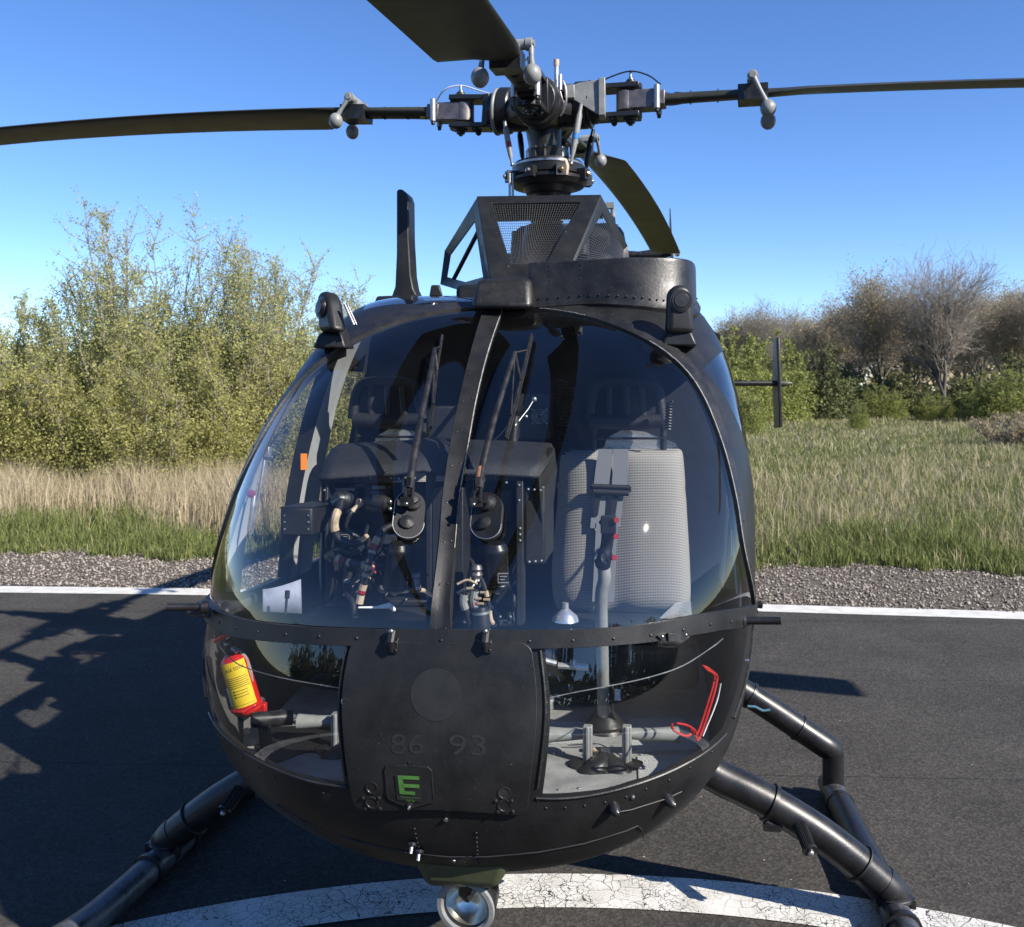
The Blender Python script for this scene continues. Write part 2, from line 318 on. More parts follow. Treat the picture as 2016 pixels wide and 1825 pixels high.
def marking_mat(name, crack):
    m, t, b = nodes(name); tc = t.nodes.new('ShaderNodeTexCoord'); L = t.links.new; b.inputs['Roughness'].default_value = .6
    ds = t.nodes.new('ShaderNodeTexNoise'); ds.inputs['Scale'].default_value = 14; ds.inputs['Detail'].default_value = 5; L(tc.outputs['Object'], ds.inputs['Vector'])
    va = t.nodes.new('ShaderNodeVectorMath'); va.operation = 'SCALE'; va.inputs['Scale'].default_value = .05; L(ds.outputs['Color'], va.inputs[0])
    vb = t.nodes.new('ShaderNodeVectorMath'); vb.operation = 'ADD'; L(tc.outputs['Object'], vb.inputs[0]); L(va.outputs[0], vb.inputs[1])
    n = t.nodes.new('ShaderNodeTexNoise'); n.inputs['Scale'].default_value = 9; n.inputs['Detail'].default_value = 10; L(tc.outputs['Object'], n.inputs['Vector'])
    base = t.nodes.new('ShaderNodeValToRGB'); e = base.color_ramp.elements; e[0].position = .3; e[0].color = (.46, .445, .39, 1); e[1].position = .6; e[1].color = (.60, .59, .55, 1); L(n.outputs[0], base.inputs[0])
    last = base.outputs[0]
    if crack:
        for sc, wd in ((17, .010), (48, .028)):
            v = t.nodes.new('ShaderNodeTexVoronoi'); v.feature = 'DISTANCE_TO_EDGE'; v.inputs['Scale'].default_value = sc; L(vb.outputs[0], v.inputs['Vector'])
            # cracks open only in patches
            n2 = t.nodes.new('ShaderNodeTexNoise'); n2.inputs['Scale'].default_value = 2.6 if sc < 30 else 5; n2.inputs['Detail'].default_value = 6; L(tc.outputs['Object'], n2.inputs['Vector'])
            mr = t.nodes.new('ShaderNodeMapRange'); mr.inputs['From Min'].default_value = .40; mr.inputs['From Max'].default_value = .62; mr.inputs['To Min'].default_value = 0 if sc > 30 else wd * .35; mr.inputs['To Max'].default_value = wd * (1.5 if sc > 30 else 2.2)
            L(n2.outputs[0], mr.inputs['Value'])
            lt = t.nodes.new('ShaderNodeMath'); lt.operation = 'LESS_THAN'; L(v.outputs[0], lt.inputs[0]); L(mr.outputs[0], lt.inputs[1])
            mx = t.nodes.new('ShaderNodeMix'); mx.data_type = 'RGBA'; L(lt.outputs[0], mx.inputs[0]); L(last, mx.inputs[6]); mx.inputs[7].default_value = (.05, .05, .048, 1); last = mx.outputs[2]
    # worn specks
    n4 = t.nodes.new('ShaderNodeTexNoise'); n4.inputs['Scale'].default_value = 120; n4.inputs['Detail'].default_value = 2; L(tc.outputs['Object'], n4.inputs['Vector'])
    gt = t.nodes.new('ShaderNodeMath'); gt.operation = 'GREATER_THAN'; gt.inputs[1].default_value = .69 if crack else .74; L(n4.outputs[0], gt.inputs[0])
    mx = t.nodes.new('ShaderNodeMix'); mx.data_type = 'RGBA'; L(gt.outputs[0], mx.inputs[0]); L(last, mx.inputs[6]); mx.inputs[7].default_value = (.12, .12, .115, 1)
    L(mx.outputs[2], b.inputs['Base Color'])
    bp = t.nodes.new('ShaderNodeBump'); bp.inputs['Strength'].default_value = .3; bp.inputs['Distance'].default_value = .003; L(n4.outputs[0], bp.inputs['Height']); L(bp.outputs[0], b.inputs['Normal'])
    return m
SOIL, ASPH = ground_mat(), asphalt_mat()
GRAV = mat('gravel_bed', (.06, .051, .042), .95, scale=45, col2=(.15, .13, .108), bump=1, bscale=60, spec=.1)
s = MB(); s.add([(-600, -600, -.02), (600, -600, -.02), (600, 900, -.02), (-600, 900, -.02)], [(0, 1, 2, 3)])
tag(s.build('meadow_ground', SOIL), kind='structure')
# far edges as functions of world x
def edge(xs, ys): return lambda x: float(np.interp(x, xs, ys))
ASPH_E = edge([-60, -20, -4.5, 2, 3.9, 20, 60], [11.2, 9.2, 8.34, 7.54, 7.24, 4.8, -1.5])
LINE_E = edge([-60, -20, -4.45, -2.64, 1.94, 3.91, 20, 60], [10.7, 8.9, 8.20, 8.10, 7.49, 7.22, 5.0, -.5])
GRAV_E = edge([-60, -20, -5.3, 2.5, 4.8, 20, 60], [13, 10.9, 10.0, 9.25, 9.0, 6.8, 1])
def strip_sheet(name, lo, hi, z, material, x0=-60, x1=60, n=240):
    V = []; Fq = []
    for i in range(n + 1):
        x = x0 + (x1 - x0) * i / n; V += [(x, lo(x), z), (x, hi(x), z)]
        if i: Fq.append((2 * i - 2, 2 * i, 2 * i + 1, 2 * i - 1))
    return tag(MB().add(V, Fq).build(name, material), kind='structure')
strip_sheet('taxiway', lambda x: -60, lambda x: ASPH_E(x) + .03 * math.sin(x * 3.1) + .02 * math.sin(x * 11), 0, ASPH, n=600)
strip_sheet('gravel_verge', lambda x: ASPH_E(x) - .12, lambda x: GRAV_E(x) + .16 * math.sin(x * 2.3) + .09 * math.sin(x * 7.7) + .05 * math.sin(x * 19), -.010, GRAV, n=600)
strip_sheet('edge_line_marking', lambda x: LINE_E(x) - .262, lambda x: LINE_E(x), .004, marking_mat('line_paint', False))
V = []; Fq = []; n = 256
for i in range(n):
    a = 2 * math.pi * i / n; V += [(.15 + 2.985 * math.cos(a), .06 + 2.985 * math.sin(a), .004), (.15 + 3.2 * math.cos(a), .06 + 3.2 * math.sin(a), .004)]
    j = (i + 1) % n; Fq.append((2 * i, 2 * i + 1, 2 * j + 1, 2 * j))
tag(MB().add(V, Fq).build('circle_marking', marking_mat('circle_paint', True)), kind='structure')

# ------------------------------------------------------------------ helicopter frame and cabin surface
# helicopter-local axes: x = towards the picture's right, y = aft, z = up; origin on the ground below the nose tip
PSI = .145; NX, NY = -.1631, 2.0698
SN, CS = math.sin(PSI), math.cos(PSI)
HELI = tag(empty('helicopter', (NX, NY, 0), -PSI), 'matte black light military helicopter parked on the asphalt, bulbous glass nose facing the viewer', 'helicopter')
def l2w(v): return Vector((NX + v[0] * CS + v[1] * SN, NY - v[0] * SN + v[1] * CS, v[2]))
def w2l(p): a, b = p[0] - NX, p[1] - NY; return Vector((a * CS - b * SN, a * SN + b * CS, p[2]))
def ray(px, py): return Vector(((px - CX) / F, 1, -(py - CY) / F))
E0 = Vector((0, 0, EYE))
def PD(px, py, D): return w2l(E0 + ray(px, py) * D)
def Pu(px, py, u):          # ... on the local plane y = u
    d = ray(px, py); k = d.x * SN + d.y * CS; o = w2l(E0); return PD(px, py, (u - o.y) / k)
def Pv(px, py, v):          # ... on the local plane x = v
    d = ray(px, py); k = d.x * CS - d.y * SN; o = w2l(E0); return PD(px, py, (v - o.x) / k)
def Pz(px, py, z): return PD(px, py, (z - EYE) / (-(py - CY) / F))
SP_ = dict(W=.7319, Hu=1.0898, Hd=.6213, zc=1.1247, Lu=1.424, Ls=.5904, Ld=.3901, pu=1.3996, ps=2.3131, pd=2.7055, nu=2.0968, nd=2.7612, kw=.0541, dn=1.2573, tz=.0525)
HA = [-.0108, .0008, -.0097, .0114, -.0099]; HB = [.0127, .021, -.0066, .0159, -.0155]
def LEAN(d): return (d + np.sqrt(d * d + .006)) / 2
def surf(X, Y):
    g = SP_; X = np.asarray(X, float); Y = np.asarray(Y, float)
    t = np.maximum(np.hypot(X, Y), 1e-6); c = np.where(t <= 1e-6, 1, X / t); s = np.where(t <= 1e-6, 0, Y / t)
    wu = np.clip(s, 0, 1) ** 2; wd = np.clip(-s, 0, 1) ** 2; ws = c * c
    L = g['Lu'] * wu + g['Ld'] * wd + g['Ls'] * ws; q = g['pu'] * wu + g['pd'] * wd + g['ps'] * ws
    tt = np.minimum(t, 1); Rr = np.sin(tt * np.pi / 2)
    n = np.where(s > 0, g['nu'] + g['dn'] * np.clip(t - .6, 0, .6), g['nd'])
    rho = (np.abs(c) ** n + np.abs(s) ** n) ** (-1 / n); H = np.where(s > 0, g['Hu'], g['Hd'])
    v = g['W'] * Rr * rho * c * (1 + g['kw'] * np.clip(t - .6, 0, .6) ** 2); dz = H * Rr * rho * s
    wt = tt ** 2; th = np.arctan2(s, c)
    fa = 1 + wt * sum(HA[k] * np.cos((k + 1) * th) + HB[k] * np.sin((k + 1) * th) for k in range(5))
    v = v * fa; z = g['zc'] + dz * fa
    u = L * (1 - np.maximum(1 - Rr ** q, 0) ** (1 / q)) + np.maximum(t - 1, 0) * 1.6
    z = z - g['tz'] * np.minimum(u, 1)
    # the nose leans back above its foremost line
    du = .20 * (LEAN(z - .76) - LEAN(z - 1.42) * .8) - .028; u = u + du; du = np.maximum(du, 0) / 2.6; v = v * (1 + du); z = EYE + (z - EYE) * (1 + du)
    z = np.where(z > 1.86, 1.86 + .15 * np.tanh((z - 1.86) / .15), z)
    return v, u, z
def S3(X, Y): v, u, z = surf(X, Y); return Vector((float(v), float(u), float(z)))
def SP(X, Y, off=0.0):
    p = S3(X, Y)
    if off:
        e = .004; a = S3(X + e, Y) - S3(X - e, Y); b = S3(X, Y + e) - S3(X, Y - e); n = a.cross(b)
        n.normalize(); p = p + n * off
    return p
def SN_(X, Y):
    e = .004; a = S3(X + e, Y) - S3(X - e, Y); b = S3(X, Y + e) - S3(X, Y - e); return a.cross(b).normalized()
_g = np.linspace(-1.45, 1.45, 451); _X, _Y = np.meshgrid(_g, _g); _X = _X.ravel(); _Y = _Y.ravel(); _k = np.hypot(_X, _Y) < 1.45; _X = _X[_k]; _Y = _Y[_k]
_v, _u, _z = surf(_X, _Y); _wx = NX + _v * CS + _u * SN; _wy = NY - _v * SN + _u * CS
_px = CX + F * _wx / _wy; _py = CY - F * (_z - EYE) / _wy
def prj(p): q = l2w(p); return CX + F * q.x / q.y, CY - F * (q.z - EYE) / q.y
def hit(x, y):              # map coordinates of the cabin surface point seen in a given direction
    d = np.hypot(_px - x, _py - y); m = d < 14
    i0 = np.where(m, _wy + d * .004, 99).argmin() if m.any() else d.argmin()
    i = np.where(np.hypot(_X - _X[i0], _Y - _Y[i0]) < .12, d, 99).argmin()
    P = np.array([_X[i], _Y[i]])
    for _ in range(4):
        f0 = np.array(prj(S3(*P))) - (x, y)
        if np.hypot(*f0) < .3: break
        h = 1e-3; J = np.array([(np.array(prj(S3(P[0] + h, P[1]))) - (x, y) - f0) / h, (np.array(prj(S3(P[0], P[1] + h))) - (x, y) - f0) / h]).T
        if abs(np.linalg.det(J)) < 2e4: break
        st = -np.linalg.solve(J, f0)
        if np.hypot(*st) > .02: break
        P = P + st
    return float(P[0]), float(P[1])
def H(*pts): return [hit(*p) for p in pts]
def SPx(px, py, off=0): return SP(*hit(px, py), off)
def resamp(c, n):
    c = np.array(c, float); d = np.r_[0, np.cumsum(np.hypot(*np.diff(c, axis=0).T))]
    # smooth Catmull-Rom through the control points
    if len(c) > 2:
        q = np.vstack([2 * c[0] - c[1], c, 2 * c[-1] - c[-2]]); out = []
        for i in range(1, len(q) - 2):
            for k in range(12):
                t = k / 12; a, b, cc, dd = q[i - 1:i + 3]
                out.append(.5 * (2 * b + (cc - a) * t + (2 * a - 5 * b + 4 * cc - dd) * t * t + (3 * b - 3 * cc + dd - a) * t ** 3))
        c = np.array(out + [q[-2]]); d = np.r_[0, np.cumsum(np.hypot(*np.diff(c, axis=0).T))]
    s = np.linspace(0, d[-1], n); return np.c_[np.interp(s, d, c[:, 0]), np.interp(s, d, c[:, 1])]
def grid(A, B, n, m):
    A = resamp(A, n); B = resamp(B, n); return [[A[i] * (1 - j / (m - 1)) + B[i] * (j / (m - 1)) for j in range(m)] for i in range(n)]
def slab(b, G, out=.0, inn=-.012, mo=None, mi=None, rnd=0):
    """closed slab over a grid of map points"""
    n, m = len(G), len(G[0])
    if mo: b.m(mo)
    V = [SP(p[0], p[1], out) for r in G for p in r]; o = len(b.v)
    b.add(V, [(i * m + j, (i + 1) * m + j, (i + 1) * m + j + 1, i * m + j + 1) for i in range(n - 1) for j in range(m - 1)])
    if inn is None: return b
    if mi: b.m(mi)
    V2 = [SP(p[0], p[1], inn) for r in G for p in r]
    b.add(V2, [(i * m + j + 1, (i + 1) * m + j + 1, (i + 1) * m + j, i * m + j) for i in range(n - 1) for j in range(m - 1)])
    if mo: b.m(mo)
    N = n * m; ring = [(i * m) for i in range(n)] + [(n - 1) * m + j for j in range(1, m)] + [i * m + m - 1 for i in range(n - 2, -1, -1)] + [j for j in range(m - 2, 0, -1)]
    for a, c in zip(ring, ring[1:] + ring[:1]):
        b.f.append((o + a, o + c, o + N + c, o + N + a)); b.mi.append(getattr(b, 'cur', -1))
    return b
def mir(c): return [(-x, y) for x, y in c]
def rivets(b, pts, r=.0038, h=.0022, n=8, off=0):
    for (X, Y) in pts:
        c = SP(X, Y, off); nn = SN_(X, Y); b.lathe(c, nn, [(0, r), (h * .6, r * .85), (h, r * .3), (h + .0001, 1e-5)], n)
    return b
def rows(c, step):
    c = resamp(c, 200); P = [S3(*q) for q in c]; L = sum((P[i + 1] - P[i]).length for i in range(199)); k = max(2, int(L / step)); return [tuple(q) for q in resamp(c, k)]
def curve_pts(c, n, off): return [SP(x, y, off) for x, y in resamp(c, n)]

# glass outline (right half), measured along the frame
CR = H((985, 610), (1050, 610), (1100, 615), (1200, 640), (1300, 690), (1368, 758), (1417, 868), (1446, 980), (1464, 1090))
CR = [(.016, CR[0][1])] + CR[1:] + [(.885, .012)]
CR = [c for c in CR if c[0] < .87 or c[1] < .05]
CL = mir(CR)
SILLT = H((409, 1201), (480, 1218), (600, 1233), (740, 1238), (865, 1238), (1070, 1240), (1250, 1231), (1400, 1205)) + [(.80, .02), (.93, .012)]
SILLB = H((405, 1226), (445, 1248), (560, 1265), (700, 1272), (865, 1277), (1070, 1277), (1250, 1267), (1400, 1243)) + [(.80, -.027), (.93, -.034)]
SILLT[0] = (-.93, .0); SILLB[0] = (-.93, -.05); SILLT.insert(1, (-.75, 0.0)); SILLB.insert(1, (-.75, -.052))
def yt(x): return float(np.interp(x, [p[0] for p in SILLT], [p[1] for p in SILLT]))
def yb(x): return float(np.interp(x, [p[0] for p in SILLB], [p[1] for p in SILLB]))
# centre post edges
PL = H((848, 1234), (862, 1080), (870, 980), (885, 880), (903, 790), (925, 700), (950, 618)); PR = H((889, 1234), (897, 1080), (905, 980), (922, 880), (938, 790), (960, 700), (990, 614))
PL[0] = (PL[0][0], yt(-.02)); PR[0] = (PR[0][0], yt(.02))

def part(name, b, material, parent=None, **k): return b.build(name, material, parent or HELI, **k)
# windshields
for sgn in (1, -1):
    C = CR if sgn > 0 else CL
    A = PR if sgn > 0 else PL
    A2 = [(a[0] - sgn * .006, a[1]) for a in A]
    top = [c for c in C if sgn * c[0] > sgn * A2[-1][0] + .03]
    B = [(sgn * .90, yt(sgn * .9) - .01)] + [(c[0], c[1]) for c in C[::-1]]
    B = [q for q in B if sgn * q[0] >= sgn * A2[-1][0] + .02]
    b = MB(); slab(b, grid(A2, B, 60, 48), 0, None)
    tag(part('windshield', b, GLASS, angle=180), 'large bulged windshield pane ' + ('over the grey sunlit seat' if sgn > 0 else 'over the instrument box with cables'))
# centre post with rivets
b = MB(); slab(b, grid(PL, PR, 40, 5), .007, -.006, PAINT, LINING)
for c in (PL, PR):
    mid = [(q[0] + (.010 if c is PL else -.010), q[1]) for q in c]
    rivets(b.m(DARK), rows(mid, .10), off=.007, r=.0032)
part('center_post', b, PAINT)
# sill band
b = MB(); slab(b, grid(SILLT, SILLB, 90, 4), .010, -.01, PAINT, LINING)
mid = [((a[0] + c[0]) / 2, (a[1] + c[1]) / 2) for a, c in zip(SILLT, SILLB)]
rivets(b.m(DARK), rows(mid, .085), off=.010, r=.0042, h=.0028)
part('sill_band', b, PAINT, bevel=.0015)
# windshield frame
def outward(c, d): return [(x * (1 + d / max(.2, math.hypot(x, y))), y * (1 + d / max(.2, math.hypot(x, y)))) for x, y in c]
FULL = [(.90, .0)] + CR[::-1] + CL + [(-.90, -.01)]
FULL = [q for i, q in enumerate(FULL) if i == 0 or math.hypot(q[0] - FULL[i - 1][0], q[1] - FULL[i - 1][1]) > .015]
b = MB(); slab(b, grid(FULL, outward(FULL, .035), 120, 4), .006, -.012, WORN, LINING)
rivets(b.m(WORN), rows(outward(FULL, .02), .06), off=.006, r=.003)
part('windshield_frame', b, WORN)
# brittle pale sealant along the edge of the right pane
b = MB(); rng = random.Random(3)
for c, seg in ((CR, 9), (PR, 3)):
    q = curve_pts(outward(c, .001) if c is CR else c, 160, .006 if c is CR else .0075)
    i = 0
    while i < 158:
        k = rng.randint(8, 30)
        if rng.random() < .82: b.tube([p + Vector((0, 0, rng.uniform(-.0008, .0008))) for p in q[i:i + k + 1]], rng.uniform(.0010, .0021), 5)
        i += k
part('sealant', b, mat('old_sealant', (.30, .29, .27), .7, scale=60, col2=(.12, .12, .12)))

# outline of the lower window and nose shell
WB = [(.188, H((1066, 1571))[0][1])] + H((1110, 1571), (1150, 1567), (1250, 1544), (1340, 1508), (1392, 1477), (1432, 1440))
WO = [(.80, -.24), (.855, -.16), (.895, -.09), (.915, -.036)]
for sgn in (1, -1):
    top = [(sgn * x, yb(sgn * x) + .004) for x in (.190, .3, .42, .55, .68, .80, .915)]
    bot = [(sgn * x, y) for x, y in WB + WO[1:-1]]; bot = bot[:-1]
    b = MB(); G = grid(top, [(sgn * x, y) for x, y in WB] , 50, 24)
    # outer edge eased to follow the corner
    G2 = []
    for i, r_ in enumerate(G):
        G2.append([np.array((p[0] + sgn * .045 * math.sin(math.pi * j / 23) * (i / 49) ** 3, p[1])) for j, p in enumerate(r_)])
    slab(b, G2, 0, None); tag(part('lower_window', b, GLASS, angle=180), 'curved lower nose window ' + ('showing the pedals and floor' if sgn > 0 else 'showing the red extinguisher'))
    b = MB(); e = [tuple(r_[-1]) for r_ in G2] + [tuple(p) for p in G2[-1][::-1]]
    b.tube(curve_pts([tuple(r_[-1]) for r_ in G2][::4] , 80, .002), .0030, 6); b.tube(curve_pts([tuple(p) for p in G2[-1]][::3], 40, .002), .0035, 6)
    b.tube(curve_pts([tuple(p) for p in G2[0]][::3], 40, .002), .0035, 6)
    part('window_seal', b, WORN)
edge_r = [tuple(p) for p in G2[-1]]                       # (left side, sgn = -1) outer edge
OUTL = [(x, y) for x, y in mir(edge_r)]                   # right outer edge from top to bottom
poly = OUTL + [(x, y) for x, y in WB[::-1][1:]] + [(.1, -.385), (0, -.387), (-.1, -.385)] + [(-x, y) for x, y in WB[:-1]] + [(-x, y) for x, y in OUTL[::-1]]
pang = np.unwrap(np.array([math.atan2(y, x) for x, y in poly])); prad = np.array([math.hypot(x, y) for x, y in poly])
o_ = np.argsort(pang); pang, prad = pang[o_], prad[o_]
def tb(a): return float(np.interp(a, pang, prad))
def tu(u, th):
    lo, hi = 0.0, 3.0
    for _ in range(40):
        m_ = (lo + hi) / 2
        if float(surf(m_ * math.cos(th), m_ * math.sin(th))[1]) < u: lo = m_
        else: hi = m_
    return hi
def pol(t, th): return np.array((t * math.cos(th), t * math.sin(th)))
BACK = 2.6
b = MB(); G = []
for i in range(121):
    th = R(-2.2) + (R(-177.0) - R(-2.2)) * i / 120; t0 = tb(th) - .004; t1 = tu(BACK, th)
    # dense rows near the window edge
    G.append([pol(t0 + (t1 - t0) * (j / 39) ** 1.35, th) for j in range(40)])
slab(b, G, 0, -.014, PAINT, INNER)
rv = [pol(tb(R(a)) + .035, R(a)) for a in range(-150, -29, 4) if not -118 < a < -62]
rivets(b.m(PAINT), rv, r=.0034)
for x0 in (-.06, .075):
    rivets(b.m(PAINT), [(x0, y) for y in np.linspace(-.50, -.66, 9)], r=.0028)
part('nose_shell', b, PAINT, angle=50)
# nose structure round the access hatch
b = MB(); slab(b, grid([(x, yb(x) + .006) for x in np.linspace(-.192, .199, 9)], [(x, -.392) for x in np.linspace(-.192, .199, 9)], 24, 24), .0, -.012, PAINT, INNER)
rivets(b.m(PAINT), rows([(.191, -.05), (.191, -.37)], .07) + rows([(-.185, -.05), (-.185, -.37)], .07), r=.0034)
part('nose_frame', b, PAINT)
# strips that close the gap between windows and nose frame outer edge (seal lips)
# access hatch with rounded corners
def rgrid(corners, n, rad):
    (a, b_, c, d) = [np.array(hit(*p)) for p in corners]; G = []
    wd = np.hypot(*(b_ - a)); hd = np.hypot(*(d - a)); ru, rv_ = rad / wd, rad / hd
    us = sorted(set(list(np.linspace(0, 1, n)) + list(np.linspace(0, ru, 7)) + list(1 - np.linspace(0, ru, 7)))); vs = sorted(set(list(np.linspace(0, 1, n)) + list(np.linspace(0, rv_, 7)) + list(1 - np.linspace(0, rv_, 7))))
    for u in us:
        row = []
        for v in vs:
            uu, vv = u, v; cu = ru if u < ru else (1 - ru if u > 1 - ru else None); cv = rv_ if v < rv_ else (1 - rv_ if v > 1 - rv_ else None)
            if cu is not None and cv is not None:
                x, y = (u - cu) / ru, (v - cv) / rv_; m_ = max(abs(x), abs(y)); h_ = math.hypot(x, y)
                if h_ > 1e-9: uu, vv = cu + x * m_ / h_ * ru, cv + y * m_ / h_ * rv_
            p = a * (1 - uu) * (1 - vv) + b_ * uu * (1 - vv) + c * uu * vv + d * (1 - uu) * vv; row.append(p)
        G.append(row)
    return G
HC = [(694, 1259), (1047, 1263), (1038, 1600), (702, 1590)]
b = MB(); slab(b, rgrid(HC, 26, .028), .011, .0005, PAINT, PAINT)
hatch = part('nose_hatch', b, PAINT, bevel=.002)
HOFF = .0112
def on_hatch(px, py, off=HOFF): return SPx(px, py, off)
# faded disc on the hatch
b = MB(); c0 = (861, 1366); ring = []
V = [on_hatch(c0[0], c0[1], HOFF + .0006)]; Fq = []
for k in range(1, 5):
    for j in range(48):
        a = 2 * math.pi * j / 48; V.append(on_hatch(c0[0] + 50 * k / 4 * math.cos(a), c0[1] + 51.5 * k / 4 * math.sin(a), HOFF + .0006))
for j in range(48):
    Fq.append((0, 1 + j, 1 + (j + 1) % 48))
    for k in range(3): a = 1 + k * 48; Fq.append((a + j, a + 48 + j, a + 48 + (j + 1) % 48, a + (j + 1) % 48))
part('faded_disc', b.add(V, Fq), DISCM, hatch, angle=180)
def text_mesh(txt, font_size=1.0):
    cu = bpy.data.curves.new('t', 'FONT'); cu.body = txt; cu.size = font_size; cu.resolution_u = 4
    o = bpy.data.objects.new('t', cu); COL.objects.link(o); dg = bpy.context.evaluated_depsgraph_get()
    me = bpy.data.meshes.new_from_object(o.evaluated_get(dg)); bpy.data.objects.remove(o)
    V = [tuple(v.co) for v in me.vertices]; Fc = [tuple(p.vertices) for p in me.polygons]; return V, Fc
def text_on(name, txt, px, py, hpx, material, parent, off, wpx=None, slant=0, drop=0):
    V, Fc = text_mesh(txt); xs = [v[0] for v in V]; ys = [v[1] for v in V]; k = hpx / (max(ys) - min(ys)); kx = (wpx / (max(xs) - min(xs))) if wpx else k
    b = MB(); b.add([SPx(px + (v[0] - min(xs)) * kx + slant * (v[1] - min(ys)) * k, py - (v[1] - min(ys)) * k + drop * (v[0] - min(xs)) * kx, off) for v in V], Fc)
    return part(name, b, material, parent, angle=180)
text_on('faded_numeral', '86', 773, 1481, 39, GHOST, hatch, HOFF + .0008, wpx=63)
text_on('faded_numeral', '93', 886, 1483, 40, GHOST, hatch, HOFF + .0008, wpx=72, drop=.02)
# small service flap with the green letter
FC_ = [(761, 1504), (850, 1509), (856, 1574), (765, 1562)]
def surf_poly(b, pts, off, thick=0):
    V = [SPx(x, y, off) for x, y in pts]; n = len(V)
    if not thick: return b.add(V, [tuple(range(n))[::-1]])
    V2 = [SPx(x, y, off - thick) for x, y in pts]
    return b.add(V + V2, [tuple(range(n))[::-1], tuple(range(n, 2 * n))] + [(i, (i + 1) % n, n + (i + 1) % n, n + i) for i in range(n)])
b = MB(); fl = [(765, 1503), (772, 1502), (845, 1506), (852, 1512), (856, 1562), (855, 1572), (815, 1582), (806, 1581), (770, 1566), (766, 1558), (762, 1512)]
surf_poly(b.m(PAINT), fl, HOFF + .003, .004)
flap = part('service_flap', b, PAINT, hatch, bevel=.001)
b = MB(); q = fl + [fl[0]]; b.tube([SPx(x, y, HOFF + .002) for x, y in q], .0016, 5); part('flap_seam', b, WORN, flap)
b = MB(); surf_poly(b, [(782, 1519), (833, 1521), (835, 1571), (786, 1567)], HOFF + .0042); part('sticker', b, INK, flap)
b = MB()
for q in ([(787, 1520), (796, 1520.6), (802, 1556), (791, 1555)], [(795, 1520.4), (829, 1522), (829, 1529), (796, 1527.5)], [(797, 1536), (829.5, 1537.8), (829.5, 1544.5), (798, 1543)], [(800, 1549.8), (821, 1551), (821, 1557.5), (801, 1556)]):
    surf_poly(b, q, HOFF + .0050)
part('green_letter', b, GREEN, flap)
text_on('sticker_text', 'Wartung: Avionik', 793, 1563.5, 4.2, GREEN, flap, HOFF + .0050, wpx=37, drop=.05)
text_on('sticker_text', '369 00', 804, 1569.6, 4.2, GREEN, flap, HOFF + .0050, wpx=16, drop=.05)
b = MB(); c = SPx(811, 1577, HOFF + .003); nn = SN_(*hit(811, 1577)); b.m(DARK).lathe(c, nn, [(0, .0075), (.004, .0075), (.005, .005), (.005, .003)], 14); b.m(ALU).cyl(c, c + nn * .014, .0026)
part('latch_pin', b, DARK, flap)
# quarter-turn fasteners on the hatch
b = MB()
for (x, y, r_) in [(736, 1546, 13), (736, 1574, 14), (994, 1556, 13), (994, 1580, 14)]:
    c = on_hatch(x, y, HOFF); nn = SN_(*hit(x, y)); k = r_ * 2.1 / F
    b.lathe(c, nn, [(-.001, k), (.0016, k), (.0016, k * .8), (.0004, k * .75), (.0004, 1e-5)], 20)
    if y > 1560:
        for dx, dy in ((-17, -9), (14, -9), (-13, 11), (16, 11)): rivets(b, [hit(x + dx, y + dy)], r=.0045, h=.004, off=HOFF)
part('fastener', b, WORN, hatch)
b = MB(); rv = [(808, 1497), (800, 1503), (818, 1504)]
rivets(b, [hit(*p) for p in rv], off=HOFF, r=.003); part('screw', b, WORN, hatch)
# two hinge cleats over the hatch top edge
for x in (775, 957):
    b = MB(); y0 = 1258
    surf_poly(b.m(PAINT_S), [(x - 12, y0), (x + 13, y0 + 1), (x + 12, y0 + 27), (x - 11, y0 + 26)], HOFF + .007, .006)
    a = SPx(x + 1, 1243, .012); c = SPx(x + 1, 1282, HOFF + .010); b.tube([a, (a + c) / 2 + Vector((0, -.010, 0)), c], [.010, .009, .005], 10)
    b.m(STEEL).ball(SPx(x + 1, 1242, .022), .006)
    rivets(b.m(DARK), [hit(x - 8, y0 + 20), hit(x + 9, y0 + 21), hit(x + 9, y0 + 6)], r=.0032, off=HOFF + .007, h=.003)
    part('hinge', b, PAINT_S, hatch, bevel=.001)
# ring bolt left of the hatch, catch on the sill
b = MB(); c = SPx(684, 1380, .004); nn = SN_(*hit(684, 1380)); b.lathe(c, nn, [(0, .011), (.006, .011), (.007, .008), (.002, .006), (.002, 1e-5)], 18); part('lock_socket', b, STEEL)
b = MB(); pts = [(1287, 1251), (1297, 1245), (1340, 1243), (1350, 1249), (1341, 1259), (1298, 1261)]
surf_poly(b.m(PAINT_S), pts, .016, .008); surf_poly(b.m(DARK), [(1305, 1245), (1322, 1244.5), (1322, 1261), (1306, 1262)], .022, .008)
b.m(INK); surf_poly(b, [(1323, 1246), (1332, 1246), (1332, 1260), (1323, 1260)], .0165)
rivets(b.m(STEEL), [hit(1297, 1252), hit(1342, 1249)], r=.004, off=.016, h=.003); part('sill_catch', b, PAINT_S, bevel=.001)
